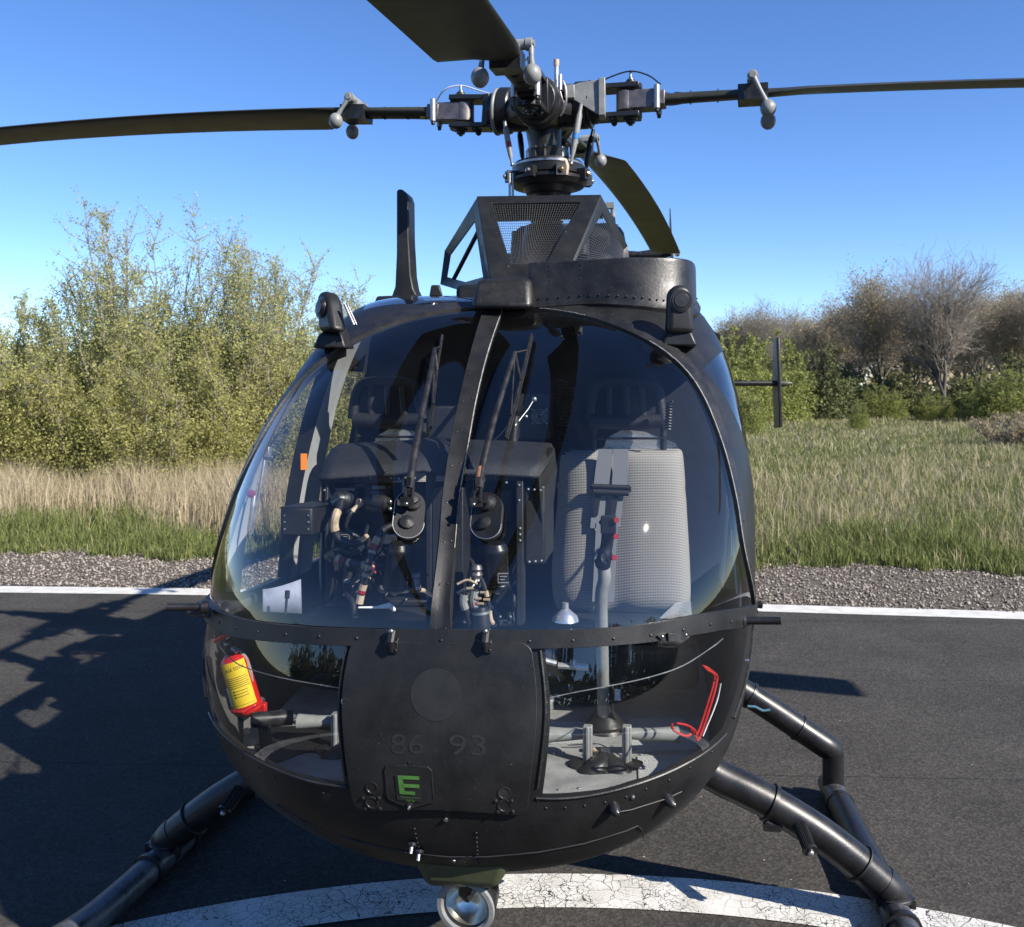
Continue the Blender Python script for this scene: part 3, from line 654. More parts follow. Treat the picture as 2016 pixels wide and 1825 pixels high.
# fixtures under the nose: cable cleats, small pins
for (x, y, dx, dy) in ((1207, 1588, -26, 14), (1313, 1572, -20, 10)):
    b = MB(); c = SPx(x, y, .0); nn = SN_(*hit(x, y)); b.m(RUBBER).lathe(c, nn, [(0, .014), (.010, .013), (.022, .009), (.026, .006), (.028, 1e-5)], 14)
    b.m(STEEL).ball(c + nn * .024 + Vector((.002, 0, .004)), .0035); part('cable_cleat', b, RUBBER)
b = MB()
for (x, y) in ((812, 1660), (826, 1674)):
    c = SPx(x, y, 0); d = (SN_(*hit(x, y)) + Vector((0, 0, -.6))).normalized(); b.m(DARK).lathe(c, d, [(0, .011), (.006, .010), (.008, .006)], 12); b.m(ALU).cyl(c, c + d * .022, .0040)
part('drain_pipe', b, PAPER)
b = MB()
for (x, y) in ((878, 1613), (894, 1693), (1245, 1545 + 24), (1500 - 30, 1300)): rivets(b, [hit(x, y)], r=.006, h=.006)
part('screw_head', b, STEEL)
# seam of the belly fairing
b = MB(); b.tube([SPx(x, y, .001) for x, y in [(545, 1583), (600, 1618), (700, 1655), (800, 1677), (880, 1686), (960, 1686), (1060, 1677), (1150, 1660), (1230, 1636), (1255, 1625), (1262, 1632), (1266, 1648)]], .0022, 6)
part('belly_seam', b, INK)
b = MB(); b.tube([SPx(x, y, .004) for x, y in [(1190, 1600), (1240, 1592), (1310, 1570), (1340, 1556)]], .0018, 6); part('belly_cable', b, INK)

# cabin side walls, doors, roof
C_ang = np.array([math.atan2(y, x) for x, y in CR + mir(CR[::-1])]); C_rad = np.array([math.hypot(x, y) for x, y in CR + mir(CR[::-1])])
q_ = np.argsort(C_ang); C_ang, C_rad = C_ang[q_], C_rad[q_]
def tc(th): return float(np.interp(th, C_ang, C_rad)) + .022
def region(u0, u1, a0, a1, n=16, m=12, side=1):
    G = []
    for i in range(n):
        a = R(a0 + (a1 - a0) * i / (n - 1)); th = a if side > 0 else math.pi - a
        s0 = tc(th) if u0 is None else tu(u0, th); s1 = tu(u1, th)
        G.append([pol(s0 + (s1 - s0) * j / (m - 1), th) for j in range(m)])
    return G
for sd_ in (1, -1):
    b = MB(); slab(b, region(None, .66, -2.6, 48, 30, 8, sd_), .0, -.03, PAINT, SIDEGREY)
    part('front_door_post', b, PAINT)
    b = MB(); slab(b, region(.656, 1.04, -2.6, 36, 20, 10, sd_), -.004, None); side_w = part('side_window', b, GLASS, angle=180)
    b = MB(); slab(b, region(1.036, 1.23, -2.6, 48, 20, 8, sd_), .0, -.05, PAINT, SIDEGREY); part('door_post', b, PAINT)
    b = MB(); slab(b, region(1.226, 2.1, -2.6, 36, 20, 16, sd_), -.004, None); part('side_window', b, GLASS, angle=180)
    b = MB(); slab(b, region(2.096, BACK, -2.6, 48, 20, 8, sd_), .0, -.03, PAINT, LINING)
    slab(b, region(.655, 1.04, 36, 48, 8, 8, sd_), .0, -.03, PAINT, LINING); slab(b, region(1.228, 2.1, 36, 48, 8, 14, sd_), .0, -.03, PAINT, LINING)
    part('cabin_wall', b, PAINT)
b = MB()
slab(b, region(None, .90, 47.9, 132.1, 70, 8), .0, -.02, PAINT, LINING)
slab(b, region(.898, 1.38, 47.9, 53, 5, 10), .0, -.02, PAINT, LINING); slab(b, region(.898, 1.38, 127, 132.1, 5, 10), .0, -.02, PAINT, LINING)
slab(b, region(.898, 1.38, 80, 100, 12, 10), .0, -.02, PAINT, LINING); slab(b, region(1.378, BACK, 47.9, 132.1, 60, 20), .0, -.02, PAINT, LINING)
part('roof', b, PAINT)
for a0, a1 in ((53, 80), (100, 127)):
    b = MB(); slab(b, region(.895, 1.382, a0 - .3, a1 + .3, 24, 14), .001, None); part('roof_window', b, GLASS, angle=180)
# rear fuselage
b = MB(); n = 72; V = []; Fq = []; rings = 12
for i in range(rings):
    f = i / (rings - 1); k = 1 - .62 * f ** 1.4
    for j in range(n):
        th = 2 * math.pi * j / n; v, u, z = surf(*pol(tu(BACK, th), th)); zc2 = 1.12 + .43 * f; V.append((v * k, u + 1.9 * f, zc2 + (z - 1.12) * (k if z > 1.12 else max(.42, k * .85))))
for i in range(rings - 1):
    for j in range(n): a = i * n + j; c = i * n + (j + 1) % n; Fq.append((a, c, c + n, a + n))
Fq.append(tuple(range((rings - 1) * n, rings * n))); b.add(V, Fq); part('rear_fuselage', b, PAINT)

# ------------------------------------------------------------------ cabin interior
def wid(u, z):              # half width of the cabin at station u and height z
    best = 0
    for a in np.linspace(-75, 60, 55):
        p = S3(*pol(tu(u, R(a)), R(a)))
        if abs(p.z - z) < .03: best = max(best, p.x)
    return best
FZ = .725
b = MB(); us = [.14, .2, .3, .42, .6, .9, 1.4, 1.7]; ws = [max(.2, wid(u, FZ) - .035) for u in us]
V = []
for u, w_ in zip(us, ws): V += [(-w_, u, FZ), (w_, u, FZ), (-w_, u, FZ - .02), (w_, u, FZ - .02)]
Fq = []
for i in range(len(us) - 1): a = 4 * i; Fq += [(a, a + 4, a + 5, a + 1), (a + 2, a + 3, a + 7, a + 6), (a, a + 2, a + 6, a + 4), (a + 1, a + 5, a + 7, a + 3)]
Fq += [(0, 1, 3, 2), (len(V) - 4, len(V) - 2, len(V) - 1, len(V) - 3)]
floor = part('cabin_floor', b.add(V, Fq), FLOORG)
MATM = mat('anti_slip_mat', (.33, .335, .33), .75, scale=260, col2=(.42, .42, .41), bump=1, bscale=300)
for q in ([(1235, 1415), (1345, 1412), (1375, 1475), (1245, 1480)], [(1078, 1420), (1150, 1420), (1150, 1462), (1076, 1462)], [(1255, 1488), (1385, 1484), (1380, 1510), (1330, 1530), (1258, 1545)]):
    b = MB(); o = [Pz(x, y, FZ + .004) for x, y in q]; b.prism(o, (0, 0, -.003)); part('floor_mat_or_shade', b, MATM, floor)
b = MB(); rv = [Pz(x, y, FZ + .001) for x, y in [(1352, 1497), (1350, 1505), (1348, 1513), (1346, 1521), (1370, 1495), (1368, 1503), (1366, 1511), (1225, 1490), (1262, 1486), (1300, 1486), (1340, 1484), (1100, 1555), (1140, 1552), (1205, 1550), (1090, 1484), (1110, 1482)]]
for p in rv: b.lathe(p, (0, 0, 1), [(0, .0045), (.002, .004), (.0035, 1e-5)], 8)
part('floor_rivet', b, ALU, floor)
b = MB(); o = [Pz(x, y, FZ + .004) for x, y in [(500, 1432), (672, 1425), (674, 1475), (600, 1480), (545, 1500), (505, 1495)]]; b.prism(o, (0, 0, -.003)); part('floor_mat_or_shade', b, RUBBER, floor)  # dark sheet added to darken the left floor, standing in for shade
# bulkhead with blue-grey quilt
b = MB(); u = 1.56; V = []; n = 48
for k in range(n): th = 2 * math.pi * k / n; v, uu, z = surf(*pol(tu(u, th), th)); V.append(Vector((v * .975, u, 1.12 + (z - 1.12) * .975)))
b.prism(V, (0, .03, 0)); part('bulkhead', b, mat('quilted_lining', (.007, .009, .015), .9, scale=8, col2=(.013, .017, .026), bump=.4, bscale=20))
# seats
def seat(cx, label):
    def Q(x, y, u=1.35): return Pu(x, y, u - .31)
    ctr = Q(1222, 1000); off = Vector((cx - ctr.x, 0, 0)); P = lambda x, y, u=1.35: Q(x, y, u) + off
    rowsY = [(884, 1112, 1340), (890, 1104, 1345), (905, 1100, 1347), (960, 1097, 1351), (1020, 1093, 1354), (1080, 1086, 1358), (1140, 1083, 1361), (1180, 1086, 1362), (1205, 1096, 1358), (1218, 1112, 1345)]
    V = []; m = 25
    for i, (y, xa, xb) in enumerate(rowsY):
        f = i / (len(rowsY) - 1)
        for j in range(m):
            s = j / (m - 1); x = xa + (xb - xa) * s
            bulge = (1 - abs(2 * s - 1) ** 4) ** .5; vert = (1 - abs(2 * f - 1) ** 6) ** .5
            dip = .018 * math.exp(-((s - .42) / .12) ** 2)
            V.append(P(x, y, 1.40 - .075 * bulge * vert + dip * vert - .03 * math.sin(f * 3)))
    k = len(rowsY); Fq = [(i * m + j, i * m + j + 1, (i + 1) * m + j + 1, (i + 1) * m + j) for i in range(k - 1) for j in range(m - 1)]
    o_ = len(V); V += [v + Vector((0, .06, 0)) for v in [P(xa + (xb - xa) * j / (m - 1), y, 1.40) for (y, xa, xb) in rowsY for j in range(m)]]
    Fq += [(o_ + i * m + j, o_ + (i + 1) * m + j, o_ + (i + 1) * m + j + 1, o_ + i * m + j + 1) for i in range(k - 1) for j in range(m - 1)]
    ring = [i * m for i in range(k)] + [(k - 1) * m + j for j in range(1, m)] + [i * m + m - 1 for i in range(k - 2, -1, -1)] + list(range(m - 2, 0, -1))
    Fq += [(a, c, o_ + c, o_ + a) for a, c in zip(ring, ring[1:] + ring[:1])]
    root = part('pilot_seat', MB().box(P(1222, 1235, 1.28) + Vector((0, -.08, -.06)), (.46, .40, .10)), LINING, bevel=.03, seg=3); root['label'] = label
    o = part('backrest', MB().add(V, Fq), SEATF, root, angle=80); s_ = o.modifiers.new('s', 'SUBSURF'); s_.levels = s_.render_levels = 1
    b = MB(); pts = [P(x, y, 1.40) for x, y in [(1222, 1222)]]; b.box(P(1222, 1236, 1.26), (.44, .30, .06)); part('cushion', b, PAD, root, bevel=.03, seg=3)
    # headrest of padded bars
    b = MB(); U = 1.38
    b.tube([P(1160, 828, U), P(1200, 831, U), P(1260, 832, U), P(1302, 828, U)], .026, 14); b.tube(spline([P(1158, 826, U), P(1162, 790, U), P(1172, 762, U), P(1190, 752, U), P(1230, 749, U), P(1275, 753, U), P(1293, 766, U), P(1300, 795, U), P(1304, 826, U)], 5), .018, 12)
    for x, x2 in ((1197, 1198), (1234, 1232), (1268, 1262)): b.tube([P(x, 825, U), P(x2, 755, U)], .012, 10)
    part('headrest', b, PAD, root)
    b = MB(); 
    for x in (1168, 1306): b.cyl(P(x, 835, U + .01), P(x, 892, U + .01), .011)
    b.cyl(P(1168, 863, U), P(1306, 863, U), .004); part('headrest_post', b, DARK, root)
    b = MB(); o = [P(1186, 892, 1.46), P(1195, 862, 1.46), P(1225, 846, 1.45), P(1270, 850, 1.47), P(1330, 872, 1.46), P(1345, 900, 1.46)]; b.prism(o, (0, .012, 0)); part('seat_shell', b, FOIL, root)
    # harness
    b = MB()
    def strap(px, w_, u0, d=.003, mt=BELT):
        V = []; n_ = len(px)
        for (x, y) in px: c = P(x, y, u0); V += [c + Vector((-w_, 0, 0)), c + Vector((w_, 0, 0)), c + Vector((-w_, d, 0)), c + Vector((w_, d, 0))]
        F_ = []
        for i in range(n_ - 1): a = 4 * i; F_ += [(a, a + 1, a + 5, a + 4), (a + 3, a + 2, a + 6, a + 7), (a + 2, a, a + 4, a + 6), (a + 1, a + 3, a + 7, a + 5)]
        b.m(mt).add(V, F_)
    strap([(1193, 884), (1188, 920), (1183, 962)], .024, 1.292); strap([(1222, 884), (1222, 920), (1219, 962)], .024, 1.291)
    strap([(1181, 965), (1175, 1040)], .021, 1.285); strap([(1216, 965), (1208, 1036)], .021, 1.285); strap([(1195, 1030), (1187, 1185)], .034, 1.283)
    strap([(1178, 975), (1172, 1015)], .008, 1.280, mt=INK); strap([(1212, 975), (1206, 1018)], .008, 1.280, mt=INK); part('harness', b, BELT, root)
    b = MB(); b.cyl(P(1166, 957, 1.278), P(1240, 960, 1.278), .008); b.cyl(P(1168, 968, 1.278), P(1238, 971, 1.278), .010); b.box(P(1202, 963, 1.28), (.13, .008, .016)); part('buckle_bar', b, INK, root)
    return root
seat(Pu(1222, 1000, 1.04).x, 'grey ribbed seat lit by the sun, harness straps down its front'); seat(-.43, 'shaded seat behind the instrument box')
b = MB()
for (cx, y0, y1, lean) in ((1108, 745, 895, 4), (1122, 760, 885, 26)):
    pts = []; n = 22 * 10
    for i in range(n): t = i / n; p = PD(cx + lean * t * t, y0 + (y1 - y0) * t, 3.1); a = 2 * math.pi * i / 10; pts.append(p + Vector((.015 * math.cos(a), .015 * math.sin(a), 0)))
    b.tube(pts, .0035, 5)
part('coiled_cord', b, INK)
b = MB(); pts = []
for i in range(90): t = i / 89; p = PD(1318 - 3 * t, 790 + 55 * t, 2.98); a = 2 * math.pi * i / 9; pts.append(p + Vector((.010 * math.cos(a), .010 * math.sin(a), 0)))
b.tube(pts, .0028, 5); part('coiled_cord', b, DARK)

# cyclic stick
st = part('control_stick', MB().tube(spline([PD(1189, 1118, 2.50), PD(1190, 1140, 2.50), PD(1184, 1170, 2.51), PD(1184, 1225, 2.53), PD(1186, 1300, 2.56), PD(1188, 1395, 2.60), PD(1191, 1428, 2.61)], 5), .0170, 20), GREYP)
b = MB(); b.m(RUBBER).tube(spline([PD(1186, 1116, 2.50), PD(1190, 1095, 2.49), PD(1195, 1070, 2.49), PD(1197, 1045, 2.48), PD(1196, 1028, 2.48), PD(1192, 1018, 2.48)], 4), [.020] * 6 + [.0165] * 6 + [.019] * 4 + [.022] * 4 + [.012], 16)
b.box(PD(1198, 1033, 2.455), (.04, .03, .045)); b.tube([PD(1172, 1108, 2.47), PD(1190, 1102, 2.46)], [.008, .018], 10); part('stick_grip', b, RUBBER, st, bevel=.003)
for x, y in ((1212, 1056), (1209, 1098), (1213, 1024)):
    b = MB(); b.m(REDP).cyl(PD(x - 3, y, 2.46), PD(x + 1, y, 2.43), .007); part('button', b, REDP, st)
b = MB(); b.lathe(PD(1191, 1484, 2.62), (0, 0, 1), [(0, .062), (.02, .070), (.045, .058), (.055, .064), (.075, .050), (.085, .054), (.11, .034), (.125, .019)], 28)
part('stick_boot', b, RUBBER, st); b = MB(); b.tube([PD(1206, 1345, 2.50), PD(1208, 1370, 2.52), PD(1205, 1400, 2.53), PD(1212, 1415, 2.53)], .003, 6); b.m(PAPER).box(PD(1214, 1368, 2.55), (.02, .02, .025)); part('stick_cable', b, INK, st)
# rudder pedals
for sx in (1, -1):
    if sx > 0: px = lambda x, y, D: PD(x, y, D)
    else: px = lambda x, y, D: (lambda p: Vector((p.x - .66, p.y, p.z)))(PD(x, y, D))
    b = MB()
    for x in (1157, 1234): b.m(GREYP).box((px(x, 1434, 2.42) + px(x, 1520, 2.36)) / 2, (.024, .024, .125)); b.box((px(x, 1434, 2.42) + px(x, 1520, 2.36)) / 2 + Vector((0, -.013, 0)), (.010, .006, .125))
    pd = part('rudder_pedal', b, GREYP, bevel=.003)
    for (a, c) in ((1150, 1072), (1240, 1336)):
        b = MB(); b.tube([px(a, 1444, 2.42), px((a + c) / 2, 1446, 2.42), px(c, 1446, 2.42)], [.017, .020, .025], 16, flat=.8); part('pedal_bar', b, GREYP, pd)
    b = MB()
    for (x0, x1, sh_) in ((1150, 1128, -1), (1235, 1254, 1)):
        c0_ = px(x0, 1500, 2.37); 
        for k in range(9):
            t = k / 8; c = c0_ + Vector((sh_ * .025 * t, .0, -.004 - .072 * t)); r_ = (.034 + .036 * t) * (1.0 if k % 2 else .86)
            c2 = c0_ + Vector((sh_ * .025 * (t + .125), 0, -.004 - .072 * (t + .125))); b.tube([c, c2], [r_ * .9, (.034 + .036 * (t + .125)) * (.86 if k % 2 else 1.0)], 20)
    b.tube(spline([px(1148, 1535, 2.33), px(1175, 1515, 2.34), px(1192, 1500, 2.37), px(1212, 1520, 2.34), px(1238, 1540, 2.33)], 5), .027, 14)
    b.tube(spline([px(1152, 1548, 2.31), px(1192, 1540, 2.33), px(1238, 1552, 2.31)], 5), .020, 14)
    part('pedal_boot', b, RUBBER, pd, angle=60)
    b = MB(); b.m(CREAM).cyl(px(1168, 1478, 2.42), px(1186, 1496, 2.38), .008); b.m(STEEL).cyl(px(1185, 1490, 2.38), px(1200, 1490, 2.38), .022); part('pedal_linkage', b, STEEL, pd)
    b = MB(); b.prism([px(1115, 1547, 2.33) , px(1145, 1559, 2.28), px(1250, 1556, 2.28), px(1262, 1545, 2.33)], (0, 0, -.006)); part('pedal_plate', b, CREAM, pd)
# red lock bracket at the right of the lower window
bend = lambda L, D: spline([SPx(x, y, -.034 - (2.31 - D) * .5) for x, y in L], 4)
b = MB(); b.tube(bend([(1407, 1313), (1416, 1322), (1430, 1331), (1432, 1343)], 2.31), .0026, 8); b.tube(bend([(1431, 1346), (1424, 1372), (1398, 1452), (1391, 1446), (1375, 1436), (1352, 1432)], 2.31), .0027, 8)
b.tube(bend([(1418, 1316), (1428, 1322), (1443, 1334), (1445, 1345), (1436, 1385), (1409, 1466), (1401, 1464), (1394, 1448)], 2.29), .0031, 8); b.tube(bend([(1350, 1434), (1349, 1442), (1357, 1452), (1380, 1462), (1391, 1456), (1392, 1447)], 2.29), .0031, 8)
b.m(ALU).tube(bend([(1449, 1352), (1440, 1392), (1412, 1462)], 2.30), .0022, 6); lock = part('control_lock', b, RED)
# extinguisher: stands in its clamp, a thing of its own
a0, a1 = PD(491, 1402, 2.50), PD(459, 1296, 2.50); ax = (a1 - a0).normalized(); L_ = (a1 - a0).length; rE = .0375
def wl(o):                  # move a mesh built in helicopter coordinates to a root standing in the world
    o.matrix_parent_inverse = Matrix.Identity(4); return o
ext = empty('fire_extinguisher', l2w(a0), -PSI); tag(ext, 'red fire extinguisher with a yellow label tilted behind the lower left nose window', 'extinguisher')
def ep(name, b, material, parent=None, **k):
    b.v = [(p[0] - a0.x, p[1] - a0.y, p[2] - a0.z) for p in b.v] if True else b.v
    return b.build(name, material, parent or ext, **k)
b = MB(); b.lathe(a0, ax, [(0, rE * .8), (.006, rE * .97), (.012, rE), (L_ - .012, rE), (L_ + .002, rE * .85), (L_ + .012, rE * .5), (L_ + .016, .014)], 40); body = ep('cylinder', b, RED)
def cylpt(h, ang, off=0):
    x, y, a = MB().frame(ax); f = Vector((.12, -1, 0)); f = (f - a * f.dot(a)).normalized(); s = a.cross(f); return a0 + a * h + (f * math.cos(ang) + s * math.sin(ang)) * (rE + off)
_s = ax.cross((Vector((.12, -1, 0)))).normalized(); SGN = 1 if _s.x > 0 else -1
def cp(h, ang, off=0): return cylpt(h, ang * SGN, off)
def wrapq(b, h0, h1, t0, t1, off, n=14):
    V = []
    for i in range(n + 1): t = t0 + (t1 - t0) * i / n; V += [cp(h0, t, off), cp(h1, t, off)]
    return b.add(V, [(2 * i, 2 * i + 2, 2 * i + 3, 2 * i + 1) for i in range(n)])
ep('label', wrapq(MB(), L_ * .17, L_ * .98, -.75, 1.1, .0006), YEL, body, angle=180)
ep('side_label', wrapq(MB(), L_ * .22, L_ * .55, -1.35, -.80, .0006, 6), PAPER, body, angle=180)
def lab_text(txt, h, t0, t1, hh, nm='label_text'):
    V, Fc = text_mesh(txt); xs = [v[0] for v in V]; ys = [v[1] for v in V]; b = MB()
    b.add([cp(h + (v[1] - min(ys)) / (max(ys) - min(ys)) * hh, t0 + (v[0] - min(xs)) / (max(xs) - min(xs)) * (t1 - t0), .0012) for v in V], Fc); return ep(nm, b, INK, body, angle=180)
lab_text('ALLE TOTAL', L_ * .83, -.45, .95, .0085)
b = MB()
for k in range(6): wrapq(b, L_ * (.70 - .035 * k), L_ * (.70 - .035 * k) + .0012, -.6, 1.0 if k % 2 else .9, .0012, 8)
for k in range(3): wrapq(b, L_ * (.46 - .05 * k), L_ * (.46 - .05 * k) + .0014, -.1, .7, .0012, 6); wrapq(b, L_ * (.452 - .05 * k), L_ * (.478 - .05 * k), -.28, -.16, .0012, 3)
wrapq(b, L_ * .21, L_ * .21 + .001, -.6, 1.0, .0012, 8); ep('label_lines', b, INK, body, angle=180)
b = MB(); t = a1 + ax * .012; b.m(DARK).lathe(t, ax, [(0, .016), (.012, .018), (.02, .015), (.035, .014), (.04, .008)], 18); b.m(STEEL).cyl(t + ax * .02 + Vector((.012, -.01, 0)), t + ax * .02 + Vector((.028, -.015, -.01)), .006); b.ball(t + ax * .03 + Vector((0, -.014, 0)), .007); ep('valve', b, DARK)
b = MB(); b.m(RED).box(t + ax * .045 + Vector((-.012, -.01, 0)), (.038, .012, .010), Matrix.Rotation(R(-25), 3, 'Y')); b.m(ALU).tube([t + ax * .04, t + ax * .06 + Vector((.012, 0, 0))], .004, 6); ep('lever', b, RED)
b = MB(); b.tube(spline([t + ax * .02 + Vector((.012, 0, 0)), t + Vector((.035, .0, -.005)), t + Vector((.05, 0, -.04)), t + Vector((.055, 0, -.07))], 5), .0055, 8); ep('hose', b, GREYP)
b = MB(); b.box(a0 + ax * .012 + Vector((0, .03, -.01)), (.075, .02, .03)); b.tube([cp(.02, -1.6, .003), cp(.02, -.8, .004), cp(.015, 0, .004), cp(.02, .8, .004), cp(.02, 1.6, .003)], .006, 6); part('extinguisher_clamp', b, RED, bevel=.004)
b = MB(); b.box(a0 + Vector((.005, .02, -.06)), (.05, .03, .09)); b.m(CREAM).lathe(a0 + Vector((-.005, -.002, -.05)), (0, -1, .2), [(0, .011), (.004, .010), (.006, .005)], 12); part('clamp_foot', b, GREYP, bevel=.004)
# thin wire along the lower windows
for pts in ([(412, 1250), (425, 1275), (455, 1305), (500, 1323), (560, 1338), (640, 1352), (672, 1357)], [(1072, 1378), (1130, 1365), (1200, 1352), (1280, 1335), (1350, 1312), (1410, 1275), (1432, 1258)]):
    b = MB(); b.tube(spline([SPx(x, y, -.012) for x, y in pts], 6), .0013, 5); part('demister_wire', b, ALU)

# instrument boxes with glare shield
D0 = 2.46
b = MB()
def quadbox(x0, y0, x1, y1, D, dep): return [PD(x0, y1, D), PD(x1, y1, D), PD(x1, y1, D) + Vector((0, dep, 0)), PD(x0, y1, D) + Vector((0, dep, 0))], [PD(x0, y0, D), PD(x1, y0, D), PD(x1, y0, D) + Vector((0, dep, 0)), PD(x0, y0, D) + Vector((0, dep, 0))]
def qb(b, x0, y0, x1, y1, D, dep): lo, hi = quadbox(x0, y0, x1, y1, D, dep); return b.hexa(lo, hi)
con = part('instrument_console', qb(MB(), 640, 950, 1030, 1195, D0 + .22, .03), PANEL)
for q in ((632, 938, 646, 1195), (632, 1182, 850, 1193), (790, 945, 803, 1060), (632, 934, 803, 951), (905, 932, 1030, 946), (1016, 940, 1030, 1232), (838, 930, 850, 1232), (850, 960, 912, 1225)):
    b = MB(); qb(b, q[0], q[1], q[2], q[3], D0, .05 if q[2] - q[0] < 20 or q[3] - q[1] < 20 else .2); part('console_frame', b, PANEL, con, bevel=.003)
b = MB(); qb(b, 1031, 955, 1074, 1112, D0 + .02, .22); part('side_box', b, PANEL, con, bevel=.008, seg=3)
b = MB(); qb(b, 632, 951, 640, 1190, D0, .24); part('console_side', b, PANEL, con)
b = MB()
for (x, y) in [(644, 945), (660, 944), (676, 943), (700, 942), (716, 941), (730, 941), (770, 941), (785, 942), (797, 955), (797, 985), (639, 965), (639, 1000), (1022, 955), (1022, 985), (1024, 1040), (1024, 1052), (1024, 1064), (1040, 963), (1052, 964), (1064, 965), (985, 938), (975, 938), (997, 950), (1042, 1106), (1054, 1105), (1066, 1104), (955, 1215), (985, 1214), (1005, 1214)]:
    p = PD(x, y, D0 - .001); b.lathe(p, (0, -1, .2), [(0, .0034), (.002, .003), (.003, 1e-5)], 7)
part('rivet', b, ALU, con)
# glare shield
b = MB(); prof = []
for (xa, ya, D) in ((628, 940, 2.44), (640, 905, 2.56), (652, 884, 2.66), (668, 874, 2.76), (676, 885, 2.85)): prof.append((xa, ya, D))
right = [(1062, 935, 2.45), (1082, 905, 2.56), (1092, 885, 2.66), (1085, 872, 2.78), (1078, 885, 2.88)]
V = []; m = 18
for (A_, B_) in zip(prof, right):
    for j in range(m):
        s = j / (m - 1); sag = .012 * math.sin(math.pi * s) + .010 * math.exp(-((s - .45) / .05) ** 2); V.append(PD(A_[0], A_[1], A_[2]).lerp(PD(B_[0], B_[1], B_[2]), s) + Vector((0, 0, sag)))
k = len(prof); Fq = [(i * m + j, i * m + j + 1, (i + 1) * m + j + 1, (i + 1) * m + j) for i in range(k - 1) for j in range(m - 1)]
o = part('glare_shield', MB().add(V, Fq), mat('shield_vinyl', (.010, .0105, .012), .6, scale=30, col2=(.017, .018, .020), bump=.6, bscale=250), con, angle=70); sm = o.modifiers.new('t', 'SOLIDIFY'); sm.thickness = .012; sm.offset = -1
b = MB(); V = [PD(x, y, D) for x, y, D in ((1062, 935, 2.45), (1092, 880, 2.66), (1098, 925, 2.7), (1090, 1000, 2.7), (1075, 1060, 2.66), (1074, 1110, 2.5))]; b.add(V + [v + Vector((-.02, .01, 0)) for v in V], [(0, 1, 2, 3, 4, 5), (11, 10, 9, 8, 7, 6)] + [(i, (i + 1) % 6, 6 + (i + 1) % 6, 6 + i) for i in range(6)]); part('shield_skirt', b, PANEL, con, bevel=.004)
b = MB(); b.lathe(PD(748, 918, 2.58), (0, 0, 1), [(0, .032), (.014, .032), (.016, .029)], 26); part('demister_outlet', b, GREYP, con)
# boxes and labels inside the frames
def ibox(name, q, D, dep, mt=PANEL, bev=.006): b = MB(); qb(b, *q, D, dep); return part(name, b, mt, con, bevel=bev, seg=3)
ibox('instrument', (655, 962, 706, 1012), 2.52, .15); i2 = ibox('instrument', (712, 950, 780, 1010), 2.50, .15, bev=.014); ibox('instrument', (912, 962, 945, 1000), 2.52, .14, bev=.012); ibox('instrument', (975, 962, 1012, 1025), 2.50, .14, bev=.012)
ibox('instrument', (652, 1040, 700, 1085), 2.56, .1); ibox('nameplate', (660, 961, 698, 966), 2.515, .002, CREAM, 0); ibox('nameplate', (733, 956, 758, 963), 2.497, .002, BELT, 0)
for q in ((729, 968, 754, 983), (666, 1052, 688, 1069)):
    b = MB(); D = 2.497 if q[1] < 1000 else 2.557
    for (x0, y0, x1, y1) in ((q[0], q[1], q[2], q[1] + 1.2), (q[0], q[3] - 1.2, q[2], q[3]), (q[0], q[1], q[0] + 1.2, q[3]), (q[2] - 1.2, q[1], q[2], q[3]), (q[0] + 4, q[1] + 4, q[2] - 4, q[1] + 5), (q[0] + 4, q[1] + 8, q[2] - 9, q[1] + 9)): qb(b, x0, y0, x1, y1, D, .001)
    part('nameplate', b, BELT, con)
ibox('instrument', (738, 1052, 782, 1072), 2.54, .02, FOIL, .003); ibox('instrument', (742, 1078, 775, 1094), 2.54, .02, FOIL, .003)
b = MB(); b.lathe(PD(690, 1138, 2.60), (0, -1, .15), [(-.02, .052), (.0, .052), (.002, .050)], 36); part('motor_disc', b, GREYP, con)
b = MB(); qb(b, 740, 1152, 806, 1170, 2.52, .05); part('vent_duct', b, ALU, con, bevel=.012)
# wiper motors
for (x0, y0, x1, y1, r_) in ((785, 1078, 776, 1165, .030), (976, 1078, 980, 1163, .030)):
    a, c = PD(x0, y0, 2.36), PD(x1, y1, 2.38); d = (c - a).normalized(); b = MB(); L = (c - a).length
    b.lathe(a, d, [(-.012, r_ * .7), (0, r_ * .95), (.004, r_ * 1.02), (.01, r_ * 1.02), (.014, r_), (L * .8, r_ * .98), (L * .82, r_ * 1.04), (L * .9, r_ * 1.04), (L * .95, r_ * .85), (L, r_ * .6)], 30)
    b.m(STEEL).lathe(c - d * .004, d, [(0, .010), (.008, .009), (.012, .006)], 10); wm = part('wiper_motor', b, PAINT_S, bevel=.001)
    b = MB(); x_, y_, a_ = b.frame(d)
    if x0 > 900: qb(b, 980, 1128, 1001, 1130, 2.333, .0008); qb(b, 980, 1146, 1001, 1148, 2.333, .0008); qb(b, 980, 1128, 981.2, 1148, 2.333, .0008); qb(b, 984, 1134, 998, 1136, 2.333, .0008); qb(b, 984, 1140, 994, 1142, 2.333, .0008)
    if b.f: part('nameplate', b, BELT, wm)
